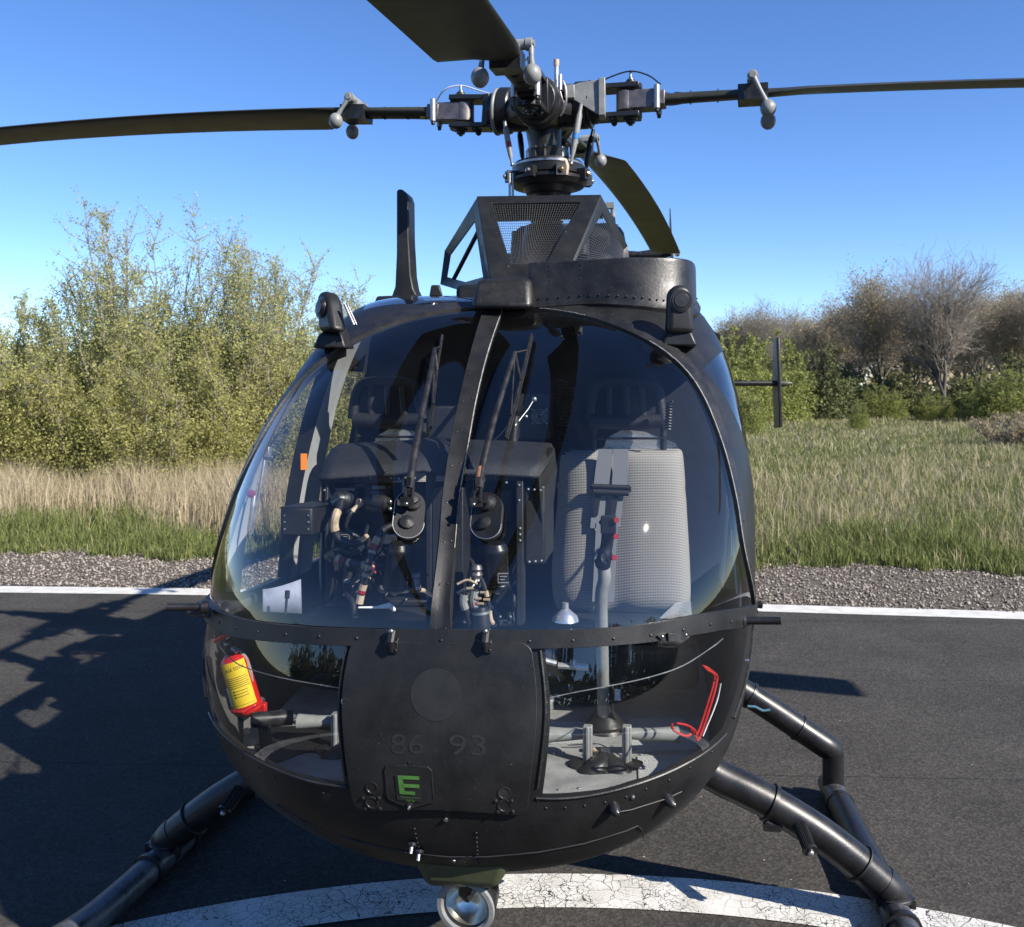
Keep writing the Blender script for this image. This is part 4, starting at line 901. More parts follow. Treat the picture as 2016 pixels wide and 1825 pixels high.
# cable looms
def cable(name, pts, r, marks=(), base=RUBBER, D=None):
    P = spline([PD(*p) if len(p) == 3 else PD(p[0], p[1], D) for p in pts], 8); b = MB(); b.m(base).tube(P, r, 10); o = part(name, b, base); n_ = len(P)
    for (f0, f1, mt) in marks:
        i0, i1 = int(f0 * (n_ - 1)), max(int(f0 * (n_ - 1)) + 1, int(f1 * (n_ - 1))); b = MB(); b.tube(P[i0:i1 + 1], r * 1.14, 10); part('cable_sleeve', b, mt, o)
    return o
cable('cable', [(672, 985, 2.44), (668, 1000, 2.42), (661, 1015, 2.40), (658, 1035, 2.40), (664, 1055, 2.40), (680, 1068, 2.40), (700, 1070, 2.41), (716, 1062, 2.43)], .0100, [(.22, .5, CREAM)])
b = MB(); c = PD(676, 985, 2.47); b.lathe(c, (-.35, -1, .15), [(-.03, .02), (0, .024), (.004, .026), (.008, .022), (.012, .025), (.02, .021), (.024, .023), (.034, .016)], 22); b.m(STEEL).tube([c + Vector((-.02, -.03, -.004)), c + Vector((.004, -.035, .01))], .003, 6); part('connector', b, DARK)
cable('cable', [(715, 990, 2.44), (700, 1000, 2.43), (688, 1015, 2.42), (682, 1035, 2.42), (690, 1050, 2.42), (705, 1058, 2.43), (712, 1075, 2.44), (708, 1090, 2.45)], .0055, [(.05, .22, CREAM)])
b = MB(); b.tube([PD(715, 988, 2.45), PD(728, 986, 2.44), PD(755, 990, 2.44), PD(766, 990, 2.45)], [.010, .017, .021, .014], 16); b.m(STEEL).ball(PD(768, 988, 2.43), .006); b.ball(PD(768, 1002, 2.43), .006); part('connector', b, DARK)
cable('cable', [(712, 990, 2.44), (705, 988, 2.43)], .008, [(0, 1, CREAM)])
cable('cable', [(800, 1028, 2.42), (775, 1033, 2.41), (752, 1045, 2.38), (742, 1062, 2.36), (734, 1082, 2.35), (728, 1105, 2.34), (720, 1135, 2.34), (712, 1165, 2.34), (707, 1188, 2.34)], .0088, [(.36, .44, CREAM), (.45, .50, REDP), (.52, .56, CREAM), (.66, .70, CREAM), (.72, .76, CREAM), (.82, .86, CREAM), (.87, .90, REDP), (.91, 1, CREAM)])
for dx, dy in ((0, 3), (3, -3), (6, 4)): cable('cable', [(798 + dx, 1025 + dy, 2.44), (770 + dx, 1036 + dy, 2.43), (750 + dx, 1052 + dy, 2.42), (742 + dx, 1072 + dy, 2.43), (730, 1085 + dy, 2.46)], .0042)
cable('cable', [(640, 1098, 2.40), (652, 1092, 2.40), (668, 1100, 2.39), (690, 1108, 2.38), (715, 1112, 2.37), (740, 1116, 2.38), (775, 1118, 2.40)], .0088, [(.30, .36, CREAM), (.38, .43, REDP), (.46, .50, CREAM), (.66, .69, CREAM), (.78, .82, REDP)])
cable('cable', [(655, 1085, 2.45), (672, 1082, 2.42), (690, 1088, 2.42), (705, 1080, 2.42), (715, 1070, 2.43)], .009, [(.75, .95, CREAM)])
for (x, y) in ((724, 1104), (735, 1108), (722, 1122), (735, 1125)): b = MB(); b.m(CREAM).ball(PD(x, y, 2.33), .0045); b.m(REDP).ball(PD(x + 3, y + 2, 2.328), .004); part('terminal', b, CREAM)
cable('cable', [(688, 1128, 2.50), (683, 1150, 2.47), (684, 1168, 2.44), (695, 1185, 2.42), (700, 1215, 2.40)], .009, [(.2, .3, BELT)])
cable('cable', [(815, 1130, 2.38), (818, 1145, 2.37), (822, 1160, 2.36), (835, 1163, 2.37), (850, 1172, 2.4)], .005, [(.6, .75, CREAM)], STEEL)
b = MB(); b.lathe(PD(817, 1128, 2.38), (.05, 0, -1), [(0, .013), (.01, .015), (.014, .011), (.022, .014), (.03, .012), (.036, .015), (.05, .010)], 16); part('pipe_joint', b, GRIP)
for k, pts in enumerate((((938, 1120, 2.34), (938, 1140, 2.34), (930, 1155, 2.33), (915, 1160, 2.33), (900, 1168, 2.33)), ((915, 1165, 2.30), (912, 1185, 2.30), (918, 1205, 2.30), (926, 1228, 2.30)), ((935, 1160, 2.31), (933, 1185, 2.31), (942, 1210, 2.31), (948, 1235, 2.31)), ((948, 1140, 2.33), (955, 1160, 2.32), (962, 1190, 2.32), (966, 1220, 2.32), (975, 1232, 2.33)), ((900, 1150, 2.33), (920, 1142, 2.33), (940, 1150, 2.33)))):
    cable('cable', pts, (.004, .009, .0095, .0055, .003)[k], ((), ((.1, .6, GREYP),), ((.05, .55, GREYP), (.35, .45, REDP)), ((.3, .4, CREAM), (.62, .9, CREAM)), ())[k], (STEEL, DARK, DARK, RUBBER, CREAM)[k])
for (x, y) in ((925, 1158), (941, 1178), (952, 1166), (958, 1180), (915, 1180), (946, 1188)): b = MB(); b.m(CREAM).box(PD(x, y, 2.30), (.016, .006, .004)); part('terminal', b, CREAM)
b = MB(); b.lathe(PD(938, 1112, 2.35), (0, 0, -1), [(0, .012), (.01, .016), (.016, .012), (.024, .016), (.034, .013), (.04, .016), (.055, .011)], 16); part('pipe_joint', b, GRIP)
b = MB(); b.lathe(PD(945, 1195, 2.30), (.1, 0, -1), [(0, .018), (.012, .021), (.06, .022)], 18); b.m(ALU).lathe(PD(946, 1203, 2.30), (.1, 0, -1), [(0, .0225), (.006, .0225)], 18); part('hose_end', b, RUBBER)
rc = random.Random(12)
for (x0, y0, x1, y1, n_) in ((655, 1020, 800, 1180, 16), (845, 960, 905, 1225, 12), (908, 1095, 1012, 1226, 14)):
    for _ in range(n_):
        x, y = rc.uniform(x0, x1), rc.uniform(y0, y1); pts = [(x, y, 2.56)]
        for k in range(4): x = min(x1, max(x0, x + rc.uniform(-24, 24))); y = min(y1, max(y0, y + rc.uniform(4, 34))); pts.append((x, y, 2.56 - .02 * k - rc.uniform(0, .06)))
        mk = [(.3, .42, rc.choice((CREAM, GRIP, REDP)))] if rc.random() < .3 else []
        cable('cable', pts, rc.choice((.0025, .0035, .0055, .0075)), mk, rc.choice((RUBBER, INK, DARK, DARK, GRIP)))
# left sidewall: grey tray box, arm box, paper, handles
b = MB(); qb(b, 551, 1000, 615, 1056, 2.36, .12); arm = part('throttle_box', b, PANEL, bevel=.006); b = MB(); lo, hi = quadbox(551, 1001, 615, 1056, 2.362, .12)
b.hexa([hi[0], hi[1], hi[1] + Vector((.015, .14, .0)), hi[0] + Vector((.035, .14, 0))], [p + Vector((0, 0, .004)) for p in (hi[0], hi[1], hi[1] + Vector((.015, .14, 0)), hi[0] + Vector((.035, .14, 0)))]); part('box_lid', b, PANEL, arm)
b = MB()
for x in (560, 607):
    for y in (1015, 1028, 1042): b.lathe(PD(x, y, 2.359), (0, -1, 0), [(0, .0028), (.002, .002)], 7)
part('rivet', b, ALU, arm)
b = MB(); V = []
for i in range(9): t = i / 8; p = PD(517 + 75 * t, 1160 - 20 * t ** 1.5, 2.30 + .10 * t ** .7); q = PD(517 + 77 * t, 1204 + 4 * t, 2.30 + .10 * t ** .7); V += [p, q]
bk = MB().add([(v - V[0]) for v in V], [(2 * i, 2 * i + 1, 2 * i + 3, 2 * i + 2) for i in range(8)])
pp = bk.build('paper_sheet', PAPER_SHADED, None, angle=180); sm = pp.modifiers.new('t', 'SOLIDIFY'); sm.thickness = .0012; pp.location = l2w(V[0]); pp.rotation_euler = (0, 0, -PSI); tag(pp, 'curled white paper sheet standing inside the lower left of the windshield', 'paper')
def mkline(n):
    b = MB(); random.seed(n)
    for k in range(5): b.box(Vector((.02 + k * .012, .010 + k * .0028 - .002, -.035 - .02)) + Vector((0, -.004, 0)), (.003, .0006, .010 + .012 * random.random()))
    return b
b = MB(); b.box(PD(440, 1190, 2.55), (.12, .2, .03)); part('dash_ledge', b, mat('ledge_dark', (.03, .034, .042), .5), bevel=.01)
b = MB(); b.tube([PD(706, 1196, 2.34), PD(740, 1196, 2.34), PD(766, 1192, 2.34), PD(776, 1200, 2.35)], [.004, .005, .012, .008], 10, flat=.6); part('handle', b, WHITE)
b = MB(); b.cyl(PD(565, 1170, 2.28), PD(562, 1210, 2.28), .003); b.cyl(PD(566, 1163, 2.28), PD(565, 1178, 2.28), .006); part('toggle', b, INK)
b = MB(); qb(b, 592, 893, 604, 925, 2.9, .003); part('warning_label', b, ORANGE)
b = MB()
for pts in ([(522, 900), (512, 960), (503, 1010), (494, 1055)], [(500, 975), (497, 1005), (491, 1045)]): b.tube([PD(x, y, 2.72) for x, y in pts], .005 if len(pts) > 3 else .008, 8)
b.box(PD(521, 890, 2.72), (.035, .02, .03)); part('door_mechanism', b, ALU, bevel=.003)
b = MB(); b.lathe(PD(495, 972, 2.70), (.1, -1, 0), [(0, .012), (.006, .012), (.009, .006)], 14); part('door_knob', b, mat('dull_red', (.18, .02, .04), .3))
b = MB(); b.tube(spline([PD(1438, 895, 2.72), PD(1441, 960, 2.66), PD(1445, 1020, 2.62), PD(1447, 1100, 2.56), PD(1452, 1170, 2.52)], 5), .004, 8); b.box(PD(1446, 1068, 2.58), (.016, .02, .07)); b.box(PD(1437, 985, 2.66), (.016, .02, .05)); part('door_mechanism', b, ALU)
b = MB(); b.lathe(PD(1113, 1222, 2.36), (0, 0, 1), [(0, .034), (.012, .030), (.024, .016), (.03, .009), (.045, .008)], 24); part('funnel_cap', b, FOIL)
b = MB(); lo = [PD(1298, 1222, 2.95), PD(1362, 1210, 2.95), PD(1360, 1188, 3.0), PD(1330, 1192, 2.98)]; b.prism(lo, (0, .01, .006)); part('folded_cover', b, FOIL)
# fan box between the seats and the lamp on its stem
fb = part('radio_box', qb(MB(), 1012, 775, 1080, 866, 2.92, .15), PANEL, bevel=.004)
b = MB(); c = PD(1062, 820, 2.915)
for r_ in (.008, .015, .022): b.tube([c + Vector((r_ * math.cos(2 * math.pi * k / 24), -.002, r_ * math.sin(2 * math.pi * k / 24))) for k in range(25)], .0011, 5, cap=False)
for k in range(4): a = math.pi / 4 + k * math.pi / 2; b.tube([c + Vector((.006 * math.cos(a), -.002, .006 * math.sin(a))), c + Vector((.031 * math.cos(a), -.002, .031 * math.sin(a)))], .0012, 5); b.ball(c + Vector((.031 * math.cos(a), -.002, .031 * math.sin(a))), .0032)
part('fan_guard', b, STEEL, fb)
b = MB(); b.m(DARK).cyl(PD(1008, 890, 2.80), PD(1014, 820, 2.82), .014); b.cyl(PD(998, 892, 2.80), PD(1018, 890, 2.80), .028); b.m(ALU).tube([PD(1014, 838, 2.80), PD(1040, 805, 2.85), PD(1050, 788, 2.88)], .0018, 6); b.m(ALU).ball(PD(1052, 786, 2.88), .008); b.ball(PD(1036, 820, 2.83), .005); part('map_lamp', b, DARK)
b = MB(); b.m(INK).tube(spline([PD(1030, 800, 2.75), PD(985, 855, 2.70), PD(945, 890, 2.66), PD(925, 915, 2.6)], 5), .005, 6, flat=.3); part('strap', b, BELT)
b = MB(); qb(b, 840, 800, 905, 870, 2.9, .2); part('radio_rack', b, PANEL, bevel=.005)
b = MB(); b.m(ALU).lathe(Pz(1082, 1395, FZ + .02), (0, 0, 1), [(0, .012), (.02, .01), (.022, .014), (.03, .013)], 14); b.tube([PD(1072, 1300, 2.6), PD(1095, 1306, 2.6)], .008, 8); b.tube([PD(1098, 1310, 2.6), PD(1158, 1314, 2.6)], .009, 10); b.ball(PD(1128, 1305, 2.6), .010); part('cabin_handle', b, ALU)
b = MB(); qb(b, 470, 1405, 680, 1530, 2.55, .01)
b = MB(); b.tube([PD(495, 1418, 2.42), PD(575, 1412, 2.46)], .020, 14); b.m(DARK).tube([PD(520, 1425, 2.42), PD(525, 1470, 2.42)], .016, 12); part('side_tube', b, DARK)

# ------------------------------------------------------------------ outside fittings
def dirw(d):  # world direction to local
    return Vector((d[0] * CS - d[1] * SN, d[0] * SN + d[1] * CS, d[2]))
# roof block and curved intake wall above the right windshield
def loft(b, loops, cap=True):
    n = len(loops[0]); V = [p for l in loops for p in l]; Fq = []
    for i in range(len(loops) - 1):
        for j in range(n): a = i * n + j; c = i * n + (j + 1) % n; Fq.append((a, c, c + n, a + n))
    if cap: Fq += [tuple(range(n))[::-1], tuple(range((len(loops) - 1) * n, len(loops) * n))]
    return b.add(V, Fq)
def wrap(plan, ztop, zin=.0):
    """wall of a fairing standing on the cabin surface: plan = [(v,u)], closed"""
    out = []
    for v, u in plan: out.append(Vector((v, u, ztop)))
    return out
def roofz(v, u):
    # height of the cabin surface at plan position
    lo, hi = R(20), R(160)
    best = None
    for a in np.linspace(25, 155, 131):
        p = S3(*pol(tu(u, R(a)), R(a)))
        if best is None or abs(p.x - v) < abs(best.x - v): best = p
    return best.z
pl = spline([(.085, .91, 0), (.10, .90, 0), (.25, .87, 0), (.39, .835, 0), (.50, .85, 0), (.575, .905, 0), (.603, 1.02, 0), (.607, 1.2, 0)], 5)
plan = [(p.x, p.y) for p in pl] + [(.605, 1.9), (.45, 2.1), (.085, 2.1)]
zt = 2.068
base = [Vector((v, u, roofz(v, min(u, 2.4)) - .03)) for v, u in plan]
cx_, cy_ = .3, 1.3
def sh(f, z): return [Vector((cx_ + (v - cx_) * f, cy_ + (u - cy_) * f, z)) for v, u in plan]
flare = [Vector((cx_ + (v - cx_) * 1.05, cy_ + (u - cy_) * 1.03, z_.z + .035)) for (v, u), z_ in zip(plan, base)]
fl2 = [Vector((cx_ + (v - cx_) * 1.008, cy_ + (u - cy_) * 1.006, z_.z + .055)) for (v, u), z_ in zip(plan, base)]
b = MB(); loft(b, [base, flare, fl2, sh(1, zt - .012), sh(.995, zt - .003), sh(.985, zt), sh(.95, zt - .004)])
b.m(PAINT)
for i, p in enumerate(pl[::1]):
    q = Vector((cx_ + (p.x - cx_) * 1.012, cy_ + (p.y - cy_) * 1.01, base[min(i, len(pl) - 1)].z + .062)); d = Vector((p.x - .3, p.y - 1.3, 0)).normalized()
    b.lathe(q, d, [(-.002, .0028), (.0012, .0026), (.0022, 1e-5)], 8)
for zz in np.linspace(0, 1, 6):
    for k in (7, 10):
        p = pl[k]; d = Vector((p.x - .3, p.y - 1.3, 0)).normalized(); q = Vector((cx_ + (p.x - cx_) * 1.0, cy_ + (p.y - cy_) * 1.0, 0)); q.z = zt - .015 - zz * .075
        b.lathe(q, d, [(-.002, .003), (.0012, .0028), (.0022, 1e-5)], 8)
part('intake_fairing', b, WORN, angle=40)
b = MB(); q = Pu(1133 + 0, 572, .78)
bz = lambda v, u, z: Vector((v, u, z))
x0, x1 = Pu(928, 600, .74).x, Pu(1052, 600, .74).x
lo = [Pu(925, 606, .83), Pu(1047, 606, .83), bz(x1, 1.25, 1.93), bz(x0 - .005, 1.25, 1.93)]
hi = [Pu(937, 549, .88), Pu(1044, 546, .88), bz(x1, 1.25, 2.03), bz(x0 + .03, 1.25, 2.03)]
b.hexa(lo, hi); part('roof_box', b, WORN, bevel=.018, seg=3)
b = MB(); b.box((-.03, 1.45, 1.985), (.36, .5, .11)); part('roof_plinth', b, PAINT, bevel=.02)
b = MB(); b.hexa([Pu(845, 583, 1.15), Pu(872, 583, 1.15), Pu(872, 583, 1.30), Pu(845, 583, 1.30)], [Pu(849, 562, 1.15), Pu(864, 561, 1.15), Pu(866, 561, 1.30), Pu(849, 561, 1.30)])
part('roof_vent', b, PAINT, bevel=.004)
# blade antenna
b = MB(); U = 1.75
o = [Pu(x, y, U) for x, y in [(770, 590), (779, 565), (782, 500), (782, 377), (786, 373), (793, 374), (801, 380), (805, 392), (806, 470), (810, 540), (815, 568), (826, 590)]]
n = len(o); c = sum(o, Vector()) / n; V = [p + Vector((0, -.012, 0)) for p in o] + [p + Vector((0, .10, 0)) for p in o]
b.add(V, [tuple(range(n - 1, -1, -1)), tuple(range(n, 2 * n))] + [(i, (i + 1) % n, n + (i + 1) % n, n + i) for i in range(n)])
ant = part('blade_antenna', b, PAINT, bevel=.006)
b = MB(); b.hexa([Pu(733, 606, U - .15), Pu(830, 606, U - .15), Pu(838, 606, U + .3), Pu(733, 606, U + .3)], [Pu(742, 584, U - .1), Pu(822, 580, U - .1), Pu(825, 580, U + .3), Pu(742, 583, U + .3)])
part('antenna_base', b, PAINT, ant, bevel=.008)
# formation lamps on both roof corners
def stadium(c, nrm, w_, h_, th, lean=0):
    x, y, a = MB().frame(nrm); up = Vector((0, 0, 1)); side = up.cross(a).normalized(); up = a.cross(side)
    pts = []
    for k in range(13): t = math.pi * k / 12; pts.append((w_ * math.cos(t), h_ + w_ * math.sin(t)))
    pts += [(-w_ * 1.15, -h_ * 1.0), (w_ * 1.15, -h_ * 1.0)]
    return [c + side * (p + lean * q) + up * q - a * th / 2 for p, q in pts], a
for (cc, D, nrm, wd, hh) in (((652, 628), 2.76, (-.72, -.69, .12), .043, .040), ((1337, 622), 2.66, (.18, -.98, .05), .034, .052)):
    c = PD(cc[0], cc[1], D); b = MB(); ln = -.48 if cc[0] < 1000 else 0; pts, a = stadium(c, Vector(nrm), wd, hh, .05, ln); b.prism(pts, a * .05)
    lamp = part('formation_lamp', b, PAINT, bevel=.016, seg=4)
    b = MB(); up = Vector((0, 0, 1)); ctr = c + up * (hh * .75) + up.cross(a).normalized() * (ln * hh * .75) + a * .025
    b.lathe(ctr, a, [(0, .031), (.004, .031), (.004, .027), (.007, .026), (.007, .022), (.010, .020), (.011, .001)], 28); part('lamp_disc', b, PAINT_S, lamp)
    b = MB(); b.hexa([c + Vector(p) for p in ((-.05, -.02, -.085), (.05, -.02, -.085), (.05, .07, -.085), (-.05, .07, -.085))], [c + Vector(p) for p in ((-.034, -.012, -.045), (.034, -.012, -.045), (.03, .05, -.02), (-.03, .05, -.02))])
    part('lamp_foot', b, PAINT, lamp, bevel=.006)
b = MB(); b.tube([PD(678, 598, 2.72), PD(697, 640, 2.70)], .004, 8); b.tube([PD(684, 600, 2.72), PD(702, 640, 2.70)], .003, 8); part('temperature_probe', b, STEEL)
# side probes on the sill band
for (xa, xb, y, D) in ((402, 329, 1195, 2.42), (1460, 1537, 1222, 2.33)):
    b = MB(); a = PD(xa, y, D); c = PD(xb, y, D - .02); b.cyl(a, c, .0098, n=18); b.lathe(a, (c - a), [(-.01, .017), (.006, .017), (.012, .011)], 16)
    d = (c - a).normalized(); b.m(DARK).lathe(c - d * .001, d, [(0, .0098), (.002, .0075), (.0025, 1e-5)], 14)
    part('side_stud', b, PAINT_S)
for (x, y, D) in ((1466, 889, 2.95), (1491, 1193, 2.62)):
    b = MB(); c = PD(x, y, D); b.lathe(c - Vector((.03, 0, 0)), (1, 0, .1), [(0, .012), (.012, .012), (.014, .008), (.02, .014), (.026, .014), (.03, .009), (.042, .011), (.045, .004)], 14); part('door_latch', b, RUBBER)

# wipers
for k, (cx, cy, path, blade) in enumerate((((806), 1020, [(801, 985), (808, 930), (822, 850), (840, 770), (852, 712)], [(869, 671), (858, 740), (846, 850)]),
                                           ((965), 1022, [(962, 985), (968, 940), (985, 860), (1007, 780), (1024, 720)], [(1050, 668), (1030, 760), (1002, 872)]))):
    b = MB(); o = []
    for j in range(17): t = math.pi * j / 16; o.append((cx + 29 * math.cos(t), cy - 17 - 29 * math.sin(t)))
    for j in range(17): t = math.pi + math.pi * j / 16; o.append((cx - 3 + 29 * math.cos(t), cy + 17 - 29 * math.sin(t)))
    surf_poly(b.m(PANEL), o, .016, .012); wip = part('wiper', b, PANEL, bevel=.0012)
    b = MB(); b.tube([SPx(x, y, .0165) for x, y in o[10:34]], .0011, 5); part('plate_rim', b, ALU, wip)
    b = MB(); c = SPx(cx - 6, cy + 15, .016); nn = SN_(*hit(cx, cy)); b.lathe(c, nn, [(0, .019), (.004, .018), (.010, .008), (.012, 1e-5)], 22)
    c2 = SPx(cx + 3, cy - 22, .016); b.lathe(c2, nn, [(0, .022), (.008, .021), (.014, .014), (.022, .013), (.024, .004)], 18)
    part('pivot_cap', b, PANEL, wip)
    b = MB()
    for dx in (-7, 7): b.tube([SPx(cx - 5 + dx, cy - 55, .045), SPx(cx - 5 + dx * .8, cy - 10, .050)], .0035, 6)
    b.box(SPx(cx - 8, cy - 12, .045), (.030, .014, .020)); b.box(SPx(cx - 5, cy - 38, .046), (.010, .014, .050)); b.cyl(SPx(cx - 14, cy - 56, .045), SPx(cx + 6, cy - 56, .045), .006)
    b.m(STEEL); b.ball(SPx(cx - 9, cy - 3, .055), .0045); b.ball(SPx(cx - 1, cy - 55, .050), .004)
    part('wiper_hinge', b, DARK, wip)
    b = MB(); pp = spline([SPx(x, y, .045) for x, y in path], 5); rr = list(np.linspace(.0105, .0065, len(pp))); b.tube(pp, rr, 12)
    if k: b.m(COPPER).tube([SPx(963, 966, .045), SPx(965, 945, .045)], .0112, 12)
    part('wiper_arm', b, DARK, wip)
    b = MB(); e1 = SPx(*path[-1], .045); bl = spline([SPx(x, y, .012) for x, y in blade], 8); bl2 = spline([SPx(x, y, .020) for x, y in blade], 8)
    b.m(RUBBER).tube(bl, .0045, 6); b.m(DARK).tube(bl2, [.0035] * len(bl2), 6); b.tube([e1, (e1 + bl2[len(bl2) // 2]) / 2, bl2[len(bl2) // 2]], .0045, 8)
    b.tube([bl2[3] + Vector((0, -.008, 0)), e1 + Vector((0, -.004, 0)), bl2[-4] + Vector((0, -.008, 0))], .003, 8)
    part('wiper_blade', b, RUBBER, wip)

# landing light under the nose
b = MB(); A = lambda x, y, u: Pu(x, y, u)
top = [A(815, 1690, .12), A(1010, 1698, .12), A(1010, 1660, .62), A(815, 1655, .62)]
bot = [A(838, 1745, .15), A(980, 1750, .15), A(965, 1722, .48), A(850, 1718, .48)]
b.hexa(bot, top); b.m(OLIVE); ll = part('landing_light', b, OLIVE, bevel=.02, seg=4)
b = MB(); c = PD(920, 1778, 2.27); a = Vector((-.10, -1, -.12)).normalized(); hx = c - a * .0
b.m(PAINT_S).lathe(c, a, [(-.115, .02), (-.105, .045), (-.06, .064), (-.01, .070), (.012, .071), (.016, .069), (.016, .0545), (.004, .053)], 40, cap=False)
b.m(PAINT_S).cyl(c - a * .04, A(905, 1738, .27), .025); part('lamp_housing', b, PAINT_S, ll)
b = MB(); b.lathe(c, a, [(.012, .0715), (.020, .070), (.0205, .060), (.016, .054)], 40, cap=False); part('lamp_rim', b, GREYP, ll)
b = MB(); b.lathe(c, a, [(.006, .0535), (-.012, .047), (-.028, .034), (-.037, .018), (-.040, .001)], 40, cap=False); part('reflector', b, REFL, ll)
b = MB(); b.cyl(c - a * .05, c - a * .02, .006); part('bulb', b, STEEL, ll)
b = MB(); b.lathe(c, a, [(.0085, .0535), (.0105, .03), (.0112, 1e-5)], 40, cap=False); part('lens', b, GLASS2, ll)
b = MB(); b.hexa([Pu(1030, 1690, .3), Pu(1140, 1700, .3), Pu(1150, 1660, 1.0), Pu(1000, 1660, 1.0)], [Pu(1020, 1660, .3), Pu(1160, 1660, .3), Pu(1150, 1640, 1.0), Pu(1000, 1640, 1.0)])
part('belly_fin', b, PAINT, bevel=.01)

# landing gear
def mirror_pt(p): return Vector((-p.x, p.y, p.z))
def leg(u, pts, rr, name, extra, sgn):
    P = [Pu(x, y, u) for x, y in pts]; P = spline([P[0] + (P[0] - P[1]) * 2.4] + P, 6)[5:]
    if sgn < 0: P = [mirror_pt(p) for p in P]
    b = MB(); b.tube(P, rr, 28); o = part(name, b, PAINT_S)
    return P, o
for sgn in (1, -1):
    P, o = leg(1.07, [(1330, 1478), (1410, 1527), (1470, 1556), (1540, 1594), (1610, 1638), (1670, 1683), (1735, 1738)], .0545, 'front_leg', None, sgn)
    end = P[-1]; d = (P[-1] - P[-4]).normalized()
    i0 = 20
    for (i, w_) in ((17, .008), (33, .003)):
        b = MB(); q = P[min(i, len(P) - 2)]; dd = (P[min(i, len(P) - 2) + 1] - q).normalized(); b.lathe(q, dd, [(-w_, .0575), (-w_ * .8, .062), (w_ * .8, .062), (w_, .0575)], 28)
        if i == 17: b.m(DARK).cyl(q + Vector((-.02 * sgn, -.03, -.045)), q + Vector((.03 * sgn, -.03, -.065)), .012); b.box(q + Vector((0, -.03, -.062)), (.05, .03, .02))
        part('clamp_band', b, PAINT_S if i == 17 else INK, o)
    # elbow and foot
    foot = Vector((end.x + .034 * sgn, end.y, .09)); b = MB()
    b.tube([end - d * .004, end + d * .03, Vector((end.x + .034 * sgn, end.y, end.z - .022)), Vector((end.x + .034 * sgn, end.y, .04))], [.057, .0565, .054, .050], 28); part('elbow', b, PAINT_S, o)
    b = MB(); b.lathe((foot.x, foot.y, .085), (0, 0, 1), [(0, .060), (.012, .062), (.02, .05)], 24)
    for k in range(4): b.box((foot.x + (.052 if k % 2 else -.052), foot.y + (.03 if k > 1 else -.03), .085), (.018, .018, .03))
    part('foot_clamp', b, DARK, o, bevel=.002)
    # ribbed step peg
    q = P[21]; b = MB(); c0_ = q + Vector((.01 * sgn, -.045, -.005)); c1_ = c0_ + Vector((.02 * sgn, -.075, -.045)); ax = (c1_ - c0_)
    x_, y_, a_ = b.frame(ax)
    prof = []; L_ = ax.length; V = []; n = 48
    for (h, k_) in ((0, 1), (L_ * .92, 1), (L_ * .92, 1.12), (L_, 1.12), (L_, .5), (L_ + .004, .45), (L_ + .006, .1)):
        for j in range(n): r_ = .021 * k_ * (1 if (k_ != 1 or j % 2) else .88); t = 2 * math.pi * j / n; V.append(c0_ + a_ * h + x_ * r_ * math.cos(t) + y_ * r_ * math.sin(t))
    b.add(V, [(i * n + j, i * n + (j + 1) % n, (i + 1) * n + (j + 1) % n, (i + 1) * n + j) for i in range(6) for j in range(n)]); b.m(ALU).ball(c1_ + a_ * .005, .009)
    part('step_peg', b, RUBBER, o, angle=20)
    # rear leg
    P2, o2 = leg(1.95, [(1380, 1300), (1440, 1345), (1484, 1374), (1530, 1404), (1580, 1438), (1625, 1468)], .0505, 'rear_leg', None, sgn)
    e2 = P2[-1]; d2 = (P2[-1] - P2[-4]).normalized(); b = MB()
    for i, w_ in ((12, .007), (24, .003)):
        q = P2[min(i, len(P2) - 2)]; dd = (P2[min(i, len(P2) - 2) + 1] - q).normalized(); b.lathe(q, dd, [(-w_, .0515), (-w_ * .8, .056), (w_ * .8, .056), (w_, .0515)], 26)
    part('clamp_band', b, PAINT_S, o2)
    b = MB(); b.tube([e2 - d2 * .004, e2 + d2 * .03, Vector((e2.x + .03 * sgn, e2.y, e2.z - .03)), Vector((e2.x + .03 * sgn, e2.y, .07))], [.051, .049, .042, .042], 26); part('elbow', b, PAINT_S, o2)
    if sgn > 0:
        b = MB(); q = P2[13]; b.tube([q + Vector((-.03, -.05, -.02)), q + Vector((.0, -.052, -.02)), q + Vector((.03, -.05, -.035)), q + Vector((.06, -.05, -.03))], .006, 8); part('cable_tie', b, mat('blue_cord', (.04, .11, .16), .6), o2)
    # skid tube
    x1 = foot.x; x2 = e2.x + .03 * sgn
    xs = lambda y: x1 + (x2 - x1) * (y - 1.07) / (1.95 - 1.07)
    pts = [Vector((xs(.2), .18, .20)), Vector((xs(.4), .36, .115)), Vector((xs(.6), .6, .062)), Vector((xs(.9), .9, .052)), Vector((xs(1.5), 1.5, .052)), Vector((xs(1.95), 1.95, .052)), Vector((xs(2.03), 2.04, .052))]
    pts[0].x = pts[1].x = xs(.6); pts = spline(pts, 6); b = MB(); b.tube(pts, [.03] + [.046] * (len(pts) - 2) + [.03], 22); sk = part('skid_tube', b, mat('skid_worn', (.03, .03, .032), .35, .3, scale=18, col2=(.11, .115, .13), rvar=.12, bump=.2))
    b = MB()
    for yy in (.95, 1.2, 1.82): b.lathe((xs(yy), yy, .052), (0, 1, 0), [(-.012, .047), (-.01, .055), (.01, .055), (.012, .047)], 22)
    b.cyl((xs(1.2), 1.2, .055), (xs(1.82), 1.82, .055), .050, n=22); part('skid_sleeve', b, PAINT_S, sk)

b = MB(); b.box((0, 1.52, .475), (.78, 1.30, .10)); part('belly_fairing', b, PAINT, bevel=.04, seg=3)
